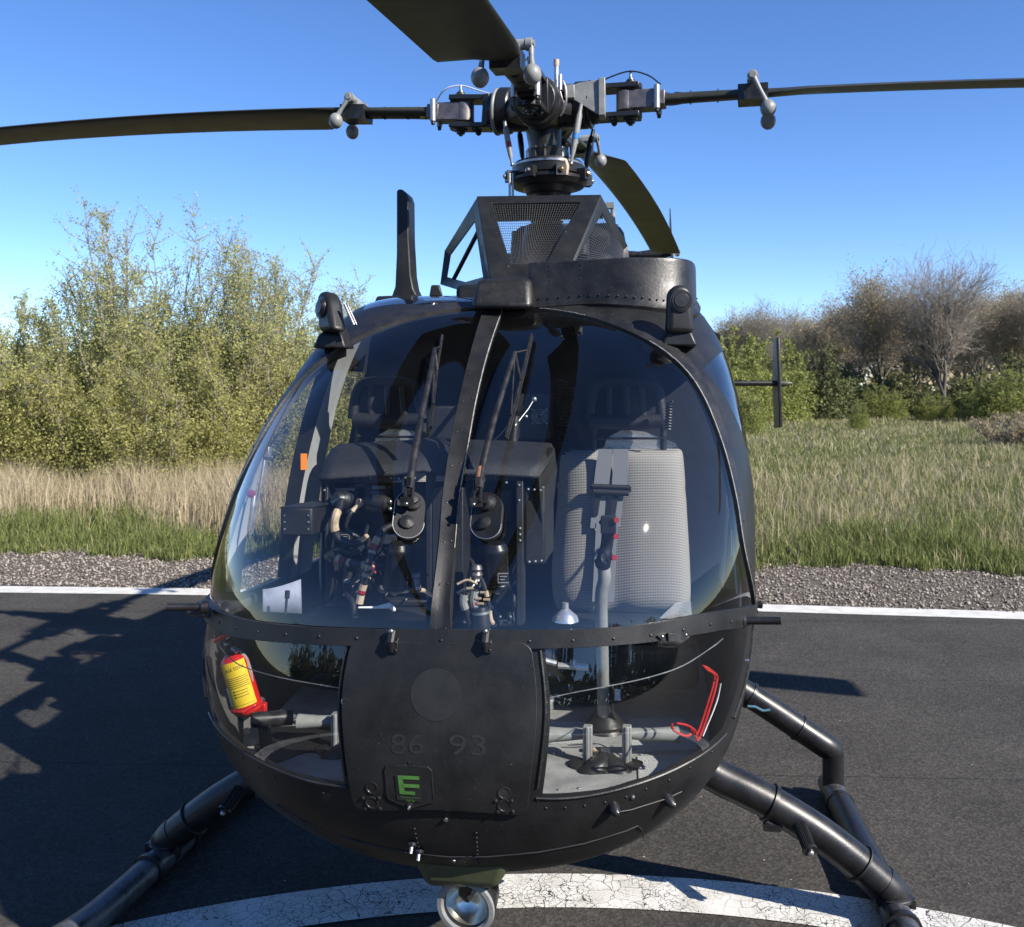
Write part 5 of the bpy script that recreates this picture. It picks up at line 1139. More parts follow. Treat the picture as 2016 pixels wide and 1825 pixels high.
# engine deck and mesh cage
def panel_frame(name, outer, inner, th, material, parent=None):
    n = len(outer); c = sum(outer, Vector()) / n; nrm = (outer[1] - outer[0]).cross(outer[-1] - outer[0]).normalized()
    V = list(outer) + list(inner) + [p + nrm * th for p in outer] + [p + nrm * th for p in inner]; Fq = []
    for i in range(n):
        j = (i + 1) % n
        Fq += [(i, j, n + j, n + i), (2 * n + i, 3 * n + i, 3 * n + j, 2 * n + j), (i, 2 * n + i, 2 * n + j, j), (n + i, n + j, 3 * n + j, 3 * n + i)]
    return part(name, MB().add(V, Fq), material, parent, bevel=.004)
cage = part('intake_cage', MB().box((.0, 2.12, 2.468), (.50, .40, .012)), PAINT, bevel=.004)
def wires(name, corners, nx, ny, r, parent, sag=0):
    a, b_, c, d = corners; b = MB()
    for i in range(nx + 1): t = i / nx; b.tube([a.lerp(b_, t), d.lerp(c, t)], r, 3, cap=False)
    for j in range(ny + 1): t = j / ny; b.tube([a.lerp(d, t), b_.lerp(c, t)], r, 3, cap=False)
    return part(name, b, mat(name + '_metal', (.03, .03, .03), .4), parent)
TLc, TRc, BRc, BLc = Pu(939, 388, 1.9), Pu(1184, 385, 1.9), Pu(1108, 566, 1.58), Pu(968, 566, 1.58)
fr = panel_frame('front_panel', [TLc, TRc, BRc, BLc], [Pu(969, 402, 1.88), Pu(1142, 400, 1.88), Pu(1074, 521, 1.66), Pu(1005, 521, 1.66)], -.006, PAINT, cage)
wires('front_mesh', [Pu(967, 400, 1.885), Pu(1144, 398, 1.885), Pu(1074, 523, 1.665), Pu(1003, 523, 1.665)], 34, 26, .0011, cage)
b = MB()
for (x, y, u) in ((961, 392, 1.895), (1063, 391, 1.895), (1163, 390, 1.895), (977, 459, 1.77), (1113, 457, 1.77), (1000, 525, 1.65), (1090, 525, 1.65)):
    p = Pu(x, y, u) + Vector((0, -.004, 0)); b.lathe(p, (0, -1, .6), [(0, .006), (.001, .006), (.003, .003), (.003, 1e-5)], 8)
part('screw', b, INK, cage)
ro = [TRc, Pu(1236, 483, 2.25), Pu(1243, 535, 2.2), Pu(1200, 555, 1.95), BRc]
panel_frame('side_panel', ro, [Pu(1186, 420, 1.95), Pu(1226, 492, 2.22), Pu(1226, 516, 2.2), Pu(1190, 520, 1.95), Pu(1130, 522, 1.66)], .006, PAINT, cage)
wires('side_mesh', [Pu(1186, 418, 1.955), Pu(1228, 492, 2.225), Pu(1226, 520, 2.2), Pu(1128, 524, 1.665)], 22, 22, .0011, cage)
lo_ = [TLc, Pu(875, 493, 2.25), Pu(866, 560, 2.2), Pu(915, 575, 1.95), BLc]
panel_frame('side_panel', lo_, [Pu(934, 436, 1.97), Pu(886, 502, 2.22), Pu(879, 545, 2.2), Pu(915, 555, 1.95), Pu(950, 545, 1.66)], -.006, PAINT, cage)
b = MB(); b.tube([Pu(942, 455, 1.93), Pu(890, 556, 2.12)], .010, 8); part('brace', b, PAINT, cage)
b = MB(); b.box((0, 2.9, 2.12), (.62, 1.1, .42)); b.box((.06, 2.95, 2.30), (.56, .8, .40)); b.box((0, 3.9, 1.98), (.56, 1.6, .40)); part('engine_cowling', b, PAINT, bevel=.08, seg=4)
b = MB(); b.m(DARK).lathe((-.02, 2.4, 1.95), (0, 0, 1), [(0, .2), (.25, .19), (.38, .13), (.50, .10)], 28)
b.cyl((.16, 2.2, 2.05), (.16, 2.2, 2.40), .03); b.cyl((-.16, 2.25, 2.05), (-.14, 2.25, 2.4), .025); b.box((.05, 2.02, 2.15), (.2, .1, .2)); part('gearbox', b, DARK)
b = MB(); q = Pu(1200, 405, 2.75); b.m(GREYP).box(q, (.045, .03, .03)); b.tube([q + Vector((.015, 0, -.01)), q + Vector((.02, 0, -.09))], .012, 10); b.m(DARK)
for k in range(6): b.lathe(q + Vector((.022 + .006 * k, 0, -.095 - .02 * k)), (.3, 0, -1), [(0, .008), (.008, .022), (.016, .008)], 12)
part('control_lever', b, GREYP)
b = MB(); b.lathe((.50, 2.9, 1.90), (.6, .1, -.1), [(-.2, .14), (0, .13), (.05, .10), (.06, .08), (0, .07)], 26); part('exhaust', b, DARK)
b = MB(); b.tube([PD(1385, 652, 3.5), PD(1412, 666, 3.45)], .018, 8); part('door_rail', b, PAINT)

# tail
b = MB(); k = 14; pts = [Vector((0, 4.3 + 3.2 * i / k, 1.52 + .22 * i / k)) for i in range(k + 1)]; b.tube(pts, list(np.linspace(.27, .15, k + 1)), 26)
boom = part('tail_boom', b, PAINT)
b = MB(); o = [Vector((0, y, z)) for y, z in ((7.0, 1.7), (7.55, 1.62), (8.45, 3.15), (8.15, 3.22))]; b.prism([p - Vector((.035, 0, 0)) for p in o], (.07, 0, 0)); part('tail_fin', b, PAINT, bevel=.02)
b = MB(); b.box((0, 6.75, 1.765), (3.18, .40, .045)); stab = part('stabilizer', b, PAINT, bevel=.018)
for sgn in (1, -1):
    b = MB(); x_ = 1.585 * sgn
    o = [Vector((x_ + .02 * (z - 1.76) * sgn * -1, 6.75 + dy, z)) for dy, z in ((-.26, 1.38), (-.20, 2.17), (.05, 2.17), (.18, 1.76), (.10, 1.36))]; b.prism([p - Vector((.014, 0, 0)) for p in o], (.028, 0, 0)); part('end_plate', b, PAINT, stab, bevel=.008)
    b = MB(); b.lathe((x_, 6.75, 1.765), (sgn, 0, 0), [(0, .03), (.06, .026), (.12, .02), (.15, .002)], 12); part('tip_lamp', b, OLIVE, stab)
b = MB(); hc = PD(1322, 500, 10.1); b.m(DARK).tube([hc - Vector((.50, 0, 0)), hc - Vector((.35, 0, 0)), hc - Vector((.2, 0, 0)), hc], [.05, .035, .055, .03], 14); b.m(CREAM).lathe(hc, (1, 0, 0), [(-.01, .12), (.02, .12)], 20); b.m(STEEL).ball(hc + Vector((.06, 0, 0)), .03)
tr = part('tail_rotor', b, DARK)
for sgn in (1, -1):
    b = MB(); e_ = Vector((0, .80, .56)) * sgn; o = hc + Vector((0, 0, 0)); pr = e_.normalized().cross(Vector((1, 0, 0)))
    b.add([o + e_ * .12 + pr * .09 + Vector((-.01, 0, 0)), o + e_ + pr * .09 + Vector((-.006, 0, 0)), o + e_ - pr * .09 + Vector((-.006, 0, 0)), o + e_ * .12 - pr * .09 + Vector((-.01, 0, 0)), o + e_ * .12 + pr * .09 + Vector((.01, 0, 0)), o + e_ + pr * .09 + Vector((.006, 0, 0)), o + e_ - pr * .09 + Vector((.006, 0, 0)), o + e_ * .12 - pr * .09 + Vector((.01, 0, 0))],
          [(3, 2, 1, 0), (4, 5, 6, 7), (0, 1, 5, 4), (1, 2, 6, 5), (2, 3, 7, 6), (3, 0, 4, 7)]); part('tail_rotor_blade', b, BLADE, tr)

# ------------------------------------------------------------------ rotor head
HUB = Vector((-.035, 2.40, 3.005)); UPZ = Vector((0, 0, 1)); BETA = R(15)
b = MB(); b.lathe(HUB - UPZ * .09, UPZ, [(0, .10), (.02, .175), (.06, .19), (.12, .175), (.155, .12), (.175, .085), (.18, .06)], 36)
b.m(GREYP).lathe(HUB + UPZ * .095, UPZ, [(0, .07), (.01, .072), (.012, .065), (.03, .05)], 28); b.m(RUBBER)
for (dx, dy) in ((-.10, -.14), (.03, -.165)): b.lathe(HUB + Vector((dx, dy, -.02)), (0, -1, -.5), [(0, .035), (.012, .03), (.02, .035), (.03, .022), (.035, .01)], 16)
b.m(STEEL).lathe(HUB + Vector((-.01, -.175, -.035)), (.05, -1, -.45), [(0, .025), (.01, .024), (.014, .016), (.024, .016), (.026, .008)], 12)
hub = part('rotor_hub', b, RUBBER)
b = MB()
pts = []
for k in range(12): a = R(-62 + 105 * k / 11); pts.append(HUB + Vector((.065 + .06 * math.cos(a), -.155 - .02 * math.cos(a), .0 + .10 * math.sin(a))))
b.tube(pts, .008, 6, flat=.5); part('clamp_ring', b, GRIP, hub)
b = MB(); p0 = HUB + Vector((.07, -.10, .06)); b.cyl(p0, p0 + UPZ * .10, .011); b.m(CREAM).cyl(p0 + UPZ * .10, p0 + UPZ * .13, .013); b.m(ALU).cyl(p0 + Vector((.02, -.03, -.06)), p0 + Vector((.02, -.03, .05)), .010); part('oil_sight_glass', b, ALU, hub)
# mast
b = MB(); mp = Vector((-.02, 2.40, 2.45))
b.m(DARK).tube([mp, mp + UPZ * .24, HUB - UPZ * .10], [.062, .060, .085], 28)
b.m(STEEL).lathe(mp + UPZ * .235, UPZ, [(0, .064), (.006, .066), (.012, .064)], 28); b.m(DARK).lathe(mp + UPZ * .30, UPZ, [(0, .09), (.03, .095), (.05, .10), (.055, .085)], 28)
for k in range(12): a = 2 * math.pi * k / 12; b.m(STEEL if k % 4 == 3 else DARK).cyl(mp + Vector((.09 * math.cos(a), .09 * math.sin(a), .29)), mp + Vector((.09 * math.cos(a), .09 * math.sin(a), .36)), .009, n=8)
b.m(GREYP).lathe(mp + UPZ * .02, UPZ, [(0, .078), (.03, .078), (.035, .07)], 28); mast = part('rotor_mast', b, DARK)
# swashplate
b = MB(); sp = Vector((-.012, 2.40, 2.70))
b.m(PAINT_S).lathe(sp - UPZ * .07, UPZ, [(-.05, .07), (-.035, .075), (-.03, .105), (-.005, .12), (0, .165), (.022, .182), (.035, .182), (.045, .155)], 44)
b.m(PAINT_S).lathe(sp, UPZ, [(-.03, .15), (-.02, .165), (.02, .168)], 44); b.m(STEEL).lathe(sp, UPZ, [(.018, .168), (.020, .171), (.030, .171), (.032, .165)], 44)
b.m(PAINT_S).lathe(sp, UPZ, [(.030, .165), (.042, .16), (.055, .11), (.065, .08), (.078, .065)], 44)
sw = part('swashplate', b, PAINT_S)
b = MB()
for k, a in enumerate((205, 250, 292, 335, 20, 110)):
    a = R(a); e_ = Vector((math.cos(a), math.sin(a), 0)); q = sp + e_ * .185 - UPZ * .03
    b.m(DARK).box(q, (.045, .045, .05), Matrix.Rotation(a, 3, 'Z')); b.m(BRASS if k in (2, 3) else STEEL).lathe(q, e_, [(.02, .012), (.032, .012), (.036, .007), (.04, .001)], 12)
part('swashplate_lug', b, DARK, sw)
b = MB(); b.m(CREAM).tube([sp + Vector((.095, -.165, .02)), sp + Vector((.105, -.172, -.01)), sp + Vector((.10, -.168, -.05))], .010, 8, flat=.5); part('sleeve', b, CREAM, sw)
b = MB()
for dx in (-.17, -.155): b.cyl((sp.x + dx, 2.30, 2.47), (sp.x + dx, 2.30, 2.68), .006)
part('actuator_rod', b, ALU, sw)
# pitch links
for (x0, y0, x1, y1, D, band, r_) in ((1144, 205, 1124, 322, 4.28, BLUE, .0125), (993, 238, 1008, 324, 4.22, REDP, .011), (1022, 252, 1030, 322, 4.62, None, .012), (1168, 255, 1150, 345, 4.55, None, .013)):
    a, c = PD(x0, y0, D), PD(x1, y1, D); b = MB(); mt = GREYP if band else DARK
    P = [a.lerp(c, t) for t in (0, .12, .2, .5, .8, .9, 1)]; b.m(mt).tube(P, [r_ * .7, r_ * .75, r_ * 1.15, r_ * 1.2, r_ * .95, r_ * .55, r_ * .5], 12); b.m(STEEL).ball(c, r_ * .8)
    pl_ = part('pitch_link', b, mt)
    if band: q = a.lerp(c, .54); b = MB(); d = (c - a).normalized(); b.cyl(q - d * .012, q + d * .012, r_ * 1.24); part('colour_band', b, band, pl_)
# four arms with blades
NACA = [(1, 0), (.85, .022), (.65, .045), (.45, .058), (.28, .060), (.14, .049), (.05, .031), (.012, .015), (0, 0), (.012, -.015), (.05, -.028), (.14, -.040), (.28, -.046), (.45, -.042), (.65, -.030), (.85, -.014)]
ARMS = [('right', 0, 0.5, .018), ('rear', 1, 6.0, .018), ('left', 2, 5.8, .018), ('front', 3, -6.5, .004)]
for nm, q, slope, droop in ARMS:
    a = -BETA + q * math.pi / 2 + (R(5) if nm == 'front' else 0); er0 = dirw((math.cos(a), math.sin(a), 0)); ec = UPZ.cross(er0); sl = math.tan(R(slope))
    z0 = -.03 if nm == 'front' else 0
    C = lambda r, c=0, z=0: HUB + er0 * r + ec * c + UPZ * (z + z0 + sl * max(0, r - .3) * (1 if r < 99 else 1) - droop * r * r)
    er = (C(.9) - C(.6)).normalized()
    b = MB(); b.m(RUBBER).tube([C(.02), C(.12), C(.20), C(.26)], [.095, .10, .095, .088], 26)
    b.m(GREYP if nm == 'left' else DARK).lathe(C(.215), er, [(0, .104), (.004, .110), (.014, .110), (.018, .104)], 28); b.m(RUBBER).lathe(C(.15), er, [(0, .10), (.01, .108), (.06, .108), (.066, .1)], 28)
    for s_ in (1, -1): b.box(C(.345, 0, s_ * .066), (.22, .105, .024), Matrix((er, ec, er.cross(ec))).transposed().to_quaternion()); b.cyl(C(.41, 0, s_ * .053), C(.41, 0, s_ * .079), .053, n=24)
    b.box(C(.27, 0, 0), (.03, .12, .15), Matrix((er, ec, er.cross(ec))).transposed().to_quaternion())
    fork = part('blade_fork', b, RUBBER, bevel=.004)
    b = MB(); b.m(DARK)
    for s_ in (1, -1): b.lathe(C(.41, 0, s_ * .079), (0, 0, s_), [(0, .034), (.008, .032), (.010, .022), (.02, .02), (.022, .012), (.03, .010)], 16)
    b.m(STEEL).lathe(C(.41, 0, .10), (0, 0, 1), [(0, .014), (.006, .014), (.008, .008), (.035, .007), (.036, .004)], 12)
    for cc in (.03, -.03): b.m(DARK).lathe(C(.33, cc, -.078), (0, 0, -1), [(0, .015), (.012, .014), (.02, .006)], 10)
    part('fork_bolt', b, DARK, fork)
    b = MB(); M_ = Matrix((er, ec, er.cross(ec))).transposed()
    b.m(GRIP if nm != 'front' else DARK); b.box(C(.455), (.13, .085, .085), M_.to_quaternion()); b.cyl(C(.39, 0, -.045), C(.39, 0, .045), .046, n=24)
    b.box(C(.54, 0, 0), (.06, .09, .065), M_.to_quaternion()); b.m(ALU)
    for s_ in (1, -1): b.cyl(C(.535, s_ * .048, -.055), C(.535, s_ * .048, .055), .014, n=12); b.m(DARK).cyl(C(.535, s_ * .048, -.07), C(.535, s_ * .048, -.054), .010, n=8); b.m(ALU)
    part('blade_grip', b, STEEL, fork, bevel=.004)
    b = MB(); b.tube(spline([C(.24, -.01, .085), C(.32, -.02, .115), C(.41, -.01, .137), C(.49, 0, .115), C(.55, -.03, .06)], 6), .0035, 6)
    part('bonding_wire', b, PAPER if nm == 'left' else RUBBER, fork)
    if nm == 'right':
        b = MB(); o = [C(.135, -.115, .055), C(.135, -.115, -.005), C(.17, -.115, -.01), C(.27, -.105, -.075), C(.305, -.105, -.075), C(.305, -.10, .085), C(.19, -.11, .07)]
        b.prism(o, ec * .018); b.box(C(.15, -.125, .025), (.045, .03, .06)); b.box(C(.29, -.07, .0), (.03, .09, .17)); part('pitch_horn', b, GREYP, fork, bevel=.003)
    # blade
    ST = [(.52, .045, -.045, .055, 1), (.7, .046, -.046, .050, 1), (.9, .05, -.05, .046, 1), (1.03, .062, -.055, .040, .6), (1.10, .070, -.11, .036, .3), (1.18, .073, -.215, .034, 0), (1.22, .073, -.22, .034, 0)]
    ST += [(r_, .073, -.22, .034, 0) for r_ in np.linspace(1.4, 4.86, 18)] + [(4.92, .063, -.21, .02, 0)]
    V = []; n = 16
    for (r_, le, te, th, rd) in ST:
        pa, pb = {'left': (7, 0), 'right': (15, 11), 'front': (13, 8), 'rear': (12, 7)}[nm]; pit = R(pa + (pb - pa) * min(1, (r_ - .5) / 2.6)); n_ = er.cross(ec); cd = le - te
        x_ = ec * math.cos(pit) + n_ * math.sin(pit); y_ = er.cross(x_)
        for j, (cx, cz) in enumerate(NACA):
            ang = 2 * math.pi * j / n; foil = (le - cx * cd, cz / .106 * th); rnd = ((le + te) / 2 - math.cos(ang) * cd / 2, math.sin(ang) * th / 2)
            fx = foil[0] * (1 - rd) + rnd[0] * rd; fz = foil[1] * (1 - rd) + rnd[1] * rd
            V.append(C(r_) + x_ * fx + y_ * fz)
    k = len(ST); Fq = [(i * n + j, i * n + (j + 1) % n, (i + 1) * n + (j + 1) % n, (i + 1) * n + j) for i in range(k - 1) for j in range(n)] + [tuple(range(n))[::-1], tuple(range((k - 1) * n, k * n))]
    bl = part('rotor_blade', MB().add(V, Fq), BLADE, angle=60)
    tag(bl, {'right': 'thin edge-on rotor blade reaching to the right border', 'left': 'rotor blade drooping towards the left border', 'front': 'broad rotor blade overhead, seen from below', 'rear': 'olive rotor blade pointing aft over the tail'}[nm])
    b = MB(); b.m(RUBBER).tube([C(.56), C(.62), C(.64)], [.029, .029, .027], 16); b.m(INK)
    for rr_ in (.68, .80): b.tube([C(rr_), C(rr_ + .004)], .031, 14)
    b.m({'right': BLUE, 'left': YTAPE}.get(nm, RUBBER)).tube([C(.585), C(.61)], .0305, 16); part('root_band', b, RUBBER, bl)
    b = MB(); b.m(GREYP); b.box(C(.955, 0, .035), (.05, .10, .035), M_.to_quaternion()); b.cyl(C(.955, -.075, .055), C(.955, .075, .055), .020, n=18); b.m(DARK).cyl(C(.955, -.078, .055), C(.955, -.0785 + .001, .055), .012); b.box(C(.955, 0, -.005), (.13, .115, .07), M_.to_quaternion()); b.m(GREYP)
    b.box(C(.955, 0, .055), (.03, .13, .022), M_.to_quaternion()); part('pendulum_bracket', b, GREYP, bl, bevel=.003)
    for s_ in (1, -1):
        b = MB(); a_, c_ = C(.955, s_ * .088, .055), C(1.02 if nm != 'front' else .985, s_ * .098, -.085 if nm == 'right' else -.052)
        b.tube([a_, a_.lerp(c_, .5), c_], [.012, .0095, .014], 12); b.ball(c_ - UPZ * .012, .0345, (1, 1, 1.12)); b.lathe(C(.955, s_ * .07, .055), ec * s_, [(0, .024), (.022, .024), (.024, .015), (.032, .014)], 14)
        part('pendulum_weight', b, GREYP, bl)

# ------------------------------------------------------------------ vegetation
def leaf_mat(name, c1, c2, trans=.35):
    m, t, b = nodes(name); L = t.links.new; out = t.nodes['Material Output']; b.inputs['Roughness'].default_value = .6; b.inputs['Specular IOR Level'].default_value = .25
    g = t.nodes.new('ShaderNodeNewGeometry'); r = t.nodes.new('ShaderNodeValToRGB'); r.color_ramp.elements[0].color = list(c1) + [1]; r.color_ramp.elements[1].color = list(c2) + [1]
    L(g.outputs['Random Per Island'], r.inputs[0]); L(r.outputs[0], b.inputs['Base Color'])
    tl = t.nodes.new('ShaderNodeBsdfTranslucent'); L(r.outputs[0], tl.inputs[0]); mx = t.nodes.new('ShaderNodeMixShader'); mx.inputs[0].default_value = trans
    L(b.outputs[0], mx.inputs[1]); L(tl.outputs[0], mx.inputs[2]); L(mx.outputs[0], out.inputs[0]); return m
WLEAF = leaf_mat('willow_leaf', (.28, .31, .10), (.56, .56, .22), .5); WLEAF2 = leaf_mat('hedge_leaf', (.24, .25, .075), (.50, .47, .17), .5)
BUD = leaf_mat('brown_buds', (.26, .20, .11), (.48, .40, .22), .4); GLEAF = leaf_mat('fresh_leaf', (.13, .15, .04), (.33, .35, .10)); DLEAF = leaf_mat('dark_leaf', (.06, .075, .03), (.17, .18, .07), .2)
BARK = mat('pale_bark', (.16, .14, .11), .85, scale=8, col2=(.27, .25, .21)); BARKD = mat('dark_bark', (.22, .185, .15), .9, scale=.8, col2=(.34, .29, .24))
BARKT = mat('trunk_bark', (.07, .06, .05), .9, scale=1.5, col2=(.14, .12, .10)); GRASSG = leaf_mat('grass_blade', (.07, .10, .025), (.24, .26, .09)); GRASSD = leaf_mat('dry_grass_blade', (.27, .22, .135), (.54, .46, .31), .3); GRASSM = leaf_mat('meadow_blade', (.11, .14, .045), (.33, .31, .14), .3)
def seg_mesh(S, sides=3):    # S: (n, 8) = p0 p1 r0 r1
    S = np.asarray(S, float); p0, p1, r0, r1 = S[:, :3], S[:, 3:6], S[:, 6:7], S[:, 7:8]
    d = p1 - p0; d /= np.maximum(np.linalg.norm(d, axis=1, keepdims=True), 1e-9); up = np.where(np.abs(d[:, 2:3]) > .9, [[1., 0, 0]], [[0., 0, 1]])
    x = np.cross(up, d); x /= np.linalg.norm(x, axis=1, keepdims=True); y = np.cross(d, x); n = len(S); V = np.zeros((n, 2 * sides, 3))
    for k in range(sides):
        a = 2 * math.pi * k / sides; o = x * math.cos(a) + y * math.sin(a); V[:, k] = p0 + o * r0; V[:, sides + k] = p1 + o * r1
    base = (np.arange(n) * 2 * sides)[:, None]; Fq = np.concatenate([base + np.array([[k, (k + 1) % sides, sides + (k + 1) % sides, sides + k]]) for k in range(sides)])
    return V.reshape(-1, 3), Fq
def leaf_mesh(P, size, rng, aspect=.55, droop=0):
    n = len(P); a = rng.normal(size=(n, 3)); a[:, 2] -= droop; a /= np.linalg.norm(a, axis=1, keepdims=True); c = rng.normal(size=(n, 3)); c = np.cross(a, c); c /= np.linalg.norm(c, axis=1, keepdims=True)
    s = (size * (.6 + .8 * rng.random(n)))[:, None]; V = np.stack([P - a * s * .5, P + c * s * aspect * .5, P + a * s * .5, P - c * s * aspect * .5], 1)
    return V.reshape(-1, 3), np.arange(4 * n).reshape(-1, 4)
def bush(label, loc, h, spread, nst, nleaf, lsize, leaf, bark, seed, group=None, name='willow_bush', low=.35, cat='bush', tw=1.0):
    rng = np.random.default_rng(seed); S = []; T = []
    for i in range(nst):
        a = rng.random() * 2 * math.pi; rad = spread * rng.random() ** .5; H_ = h * (.62 + .38 * rng.random()) * (1 - .35 * (rad / spread) ** 2)
        p = np.array([math.cos(a) * rad * .35, math.sin(a) * rad * .35, 0.]); tgt = np.array([math.cos(a) * rad, math.sin(a) * rad * .8, H_]); k = 9; prev = p; w0 = .028 + .02 * rng.random()
        for j in range(1, k + 1):
            f = j / k; q = p + (tgt - p) * np.array([f ** 1.15, f ** 1.15, f]) + rng.normal(size=3) * .07 * (1 - f * .4); S.append([*prev, *q, w0 * (1 - .85 * (j - 1) / k), w0 * (1 - .85 * f)])
            if f > .12:
                for _ in range(4 if f < .8 else 6):
                    b0 = prev + (q - prev) * rng.random(); dr = rng.normal(size=3); dr[2] = abs(dr[2]) * .9 + .55; dr /= np.linalg.norm(dr); L = (.35 + .75 * rng.random()) * (1.15 - .65 * f) * h / 5 * tw
                    m1 = b0 + dr * L * .5 + rng.normal(size=3) * .05; e = b0 + dr * L + np.array([0, 0, .1 * L]) + rng.normal(size=3) * .05
                    S.append([*b0, *m1, .009, .006]); S.append([*m1, *e, .006, .002]); T.append((b0, m1, e))
            prev = q
    T = np.array(T); idx = rng.integers(0, len(T), nleaf); f = rng.random(nleaf)[:, None] ** .8
    P = np.where(f < .5, T[idx, 0] + (T[idx, 1] - T[idx, 0]) * f * 2, T[idx, 1] + (T[idx, 2] - T[idx, 1]) * (f * 2 - 1)) + rng.normal(size=(nleaf, 3)) * .045
    nl = int(nleaf * low)    # leafier skirt
    th = rng.random(nl) * 2 * math.pi; rr = spread * (.5 + .55 * rng.random(nl)); zz = h * .52 * rng.random(nl) ** 1.2
    lump = 1 + .16 * np.sin(th * 5 + seed) * np.cos(zz * 3 + seed) + .1 * np.sin(th * 11 + zz * 6)
    Q = np.stack([np.cos(th) * rr * lump, np.sin(th) * rr * .8 * lump, zz], 1); keep = np.sin(Q[:, 0] * 5 + seed) * np.sin(Q[:, 2] * 5.3 + Q[:, 1] * 3) > -.45; Q = Q[keep] + rng.normal(size=(keep.sum(), 3)) * .06
    root = empty(name, loc); tag(root, label, cat, group)
    V, Fq = leaf_mesh(np.vstack([P, Q]), lsize, rng); fast_mesh('foliage', V, Fq, leaf, root)
    V, Fq = seg_mesh(S); fast_mesh('stems', V, Fq, bark, root); return root
def copy_thing(o, loc, rz, sc, label):
    c = o.copy(); COL.objects.link(c); c.location = loc; c.rotation_euler = (0, 0, rz); c.scale = sc; c['label'] = label
    for ch in o.children: d = ch.copy(); COL.objects.link(d); d.parent = c
    return c
G1 = 'willow bushes behind the dry grass on the left'
B1 = bush('tallest willow bush, its loose shoots standing highest against the sky', (-6.9, 17.6, 0), 5.7, 2.4, 50, 48000, .043, WLEAF, BARK, 1, G1, low=.55)
B2 = bush('second tall willow bush just right of the tallest, with thin upright shoots', (-5.2, 18.2, 0), 5.5, 1.8, 40, 36000, .043, WLEAF, BARK, 2, G1, low=.5)
B3 = bush('low leafy willow bush cut by the left border of the picture', (-9.3, 17.0, 0), 4.1, 1.9, 30, 32000, .044, WLEAF, BARK, 3, G1, low=.7)
B4 = bush('dense low bush in front of the tallest willow, above the dry grass', (-7.2, 16.0, 0), 3.1, 2.0, 26, 30000, .043, WLEAF2, BARK, 4, G1, low=.9)
copy_thing(B4, (-4.5, 16.8, 0), 2.0, (1, 1, 1.02), 'dense olive bush beside the left edge of the glass nose'); copy_thing(B2, (-3.95, 19.6, 0), 1.3, (1.0, 1, .88), 'willow bush with slanting shoots left of the roof lamp')
copy_thing(B3, (-8.2, 18.9, 0), 2.4, (1, 1, 1.15), 'willow bush between the tallest one and the left border'); copy_thing(B4, (-9.9, 15.9, 0), 4.0, (1, 1, .9), 'low shaded bush at the left border behind the tan grass')
copy_thing(B4, (-2.2, 18.6, 0), .7, (1.1, 1, 1.0), 'bush seen through the left side window of the cabin'); copy_thing(B3, (-3.0, 21.5, 0), .4, (1.1, 1, .92), 'farther bush peeping out left of the blade antenna')
copy_thing(B4, (-5.9, 15.6, 0), 5.2, (.9, .9, .8), 'small round bush at the foot of the willows above the tan grass'); copy_thing(B3, (.6, 21.0, 0), 3.4, (1.2, 1, .72), 'bush hidden behind the cabin, glimpsed through its rear window')
copy_thing(B4, (3.0, 23, 0), 1.4, (1, 1, .8), 'small bush mostly behind the right side of the fuselage')
# bare trees
def bare_tree(label, loc, h, spread, seed, buds=0, bsize=.1, bleaf=None, bark=BARKD, fork=.32, nl=9, name='bare_tree', cat='tree', group=None, up=.62, LL=.36, LR=.0085):
    rng = np.random.default_rng(seed); S = []; tips = []
    def grow(p, d, L, r, lev):
        k = 4; q = p
        for j in range(k):
            d = d + rng.normal(size=3) * (.10 + .05 * lev); d[2] += .05; d /= np.linalg.norm(d); q2 = q + d * L / k; S.append([*q, *q2, r * (1 - .6 * j / k), r * (1 - .6 * (j + 1) / k)])
            if lev < 4 and (j > 0 or lev > 0):
                nb = (2, 2, 2, 2)[lev] if j < k - 1 else (3, 3, 3, 3)[lev]
                for _ in range(nb):
                    a = rng.normal(size=3); a -= d * a.dot(d); a /= np.linalg.norm(a); an = R(18 + 24 * rng.random()); dd = d * math.cos(an) + a * math.sin(an); dd[2] += .18; dd /= np.linalg.norm(dd)
                    grow(q2, dd, L * (.55 + .22 * rng.random()), r * (1 - .6 * (j + 1) / k) * .62, lev + 1)
            q = q2
        if lev >= 3: tips.append(q)
    th = h * fork; S.append([0, 0, 0, 0, 0, th * .5, h * .018, h * .015]); S.append([0, 0, th * .5, 0, 0, th, h * .015, h * .013])
    for i in range(nl):
        a = 2 * math.pi * i / nl + rng.random(); o = spread / h * (.35 + .75 * rng.random()); d = np.array([math.cos(a) * o, math.sin(a) * o, up]); d /= np.linalg.norm(d)
        grow(np.array([0, 0, th * (.6 + .5 * rng.random())]), d, h * LL, h * LR, 1)
    S = np.array(S); S[:, 6:] = np.maximum(S[:, 6:] * .85, .0085 * h / 13)
    m = max(S[:, 5].max(), 1); S[:, :6] *= h / m
    root = empty(name, loc); tag(root, label, cat, group)
    tk = S[:, 6] > h * .0035
    V, Fq = seg_mesh(S[tk], 5); fast_mesh('trunk', V, Fq, BARKT, root, True); V, Fq = seg_mesh(S[~tk], 3); fast_mesh('twigs', V, Fq, bark, root)
    if buds:
        tp = np.array(tips) * h / m; P = tp[rng.integers(0, len(tp), buds)] + rng.normal(size=(buds, 3)) * h * .018; V, Fq = leaf_mesh(P, bsize, rng); fast_mesh('foliage', V, Fq, bleaf, root)
    return root
GT = 'trees along the far edge of the meadow'
def px2(x, D): return (x - CX) / F * D
T1 = bare_tree('big leafless tree with a wide fan of fine twigs, tallest on the right', (px2(1858, 68), 68, 0), 13.4, 3.6, 11, group=GT, nl=6, up=1.5, fork=.20, LL=.44, LR=.0125)
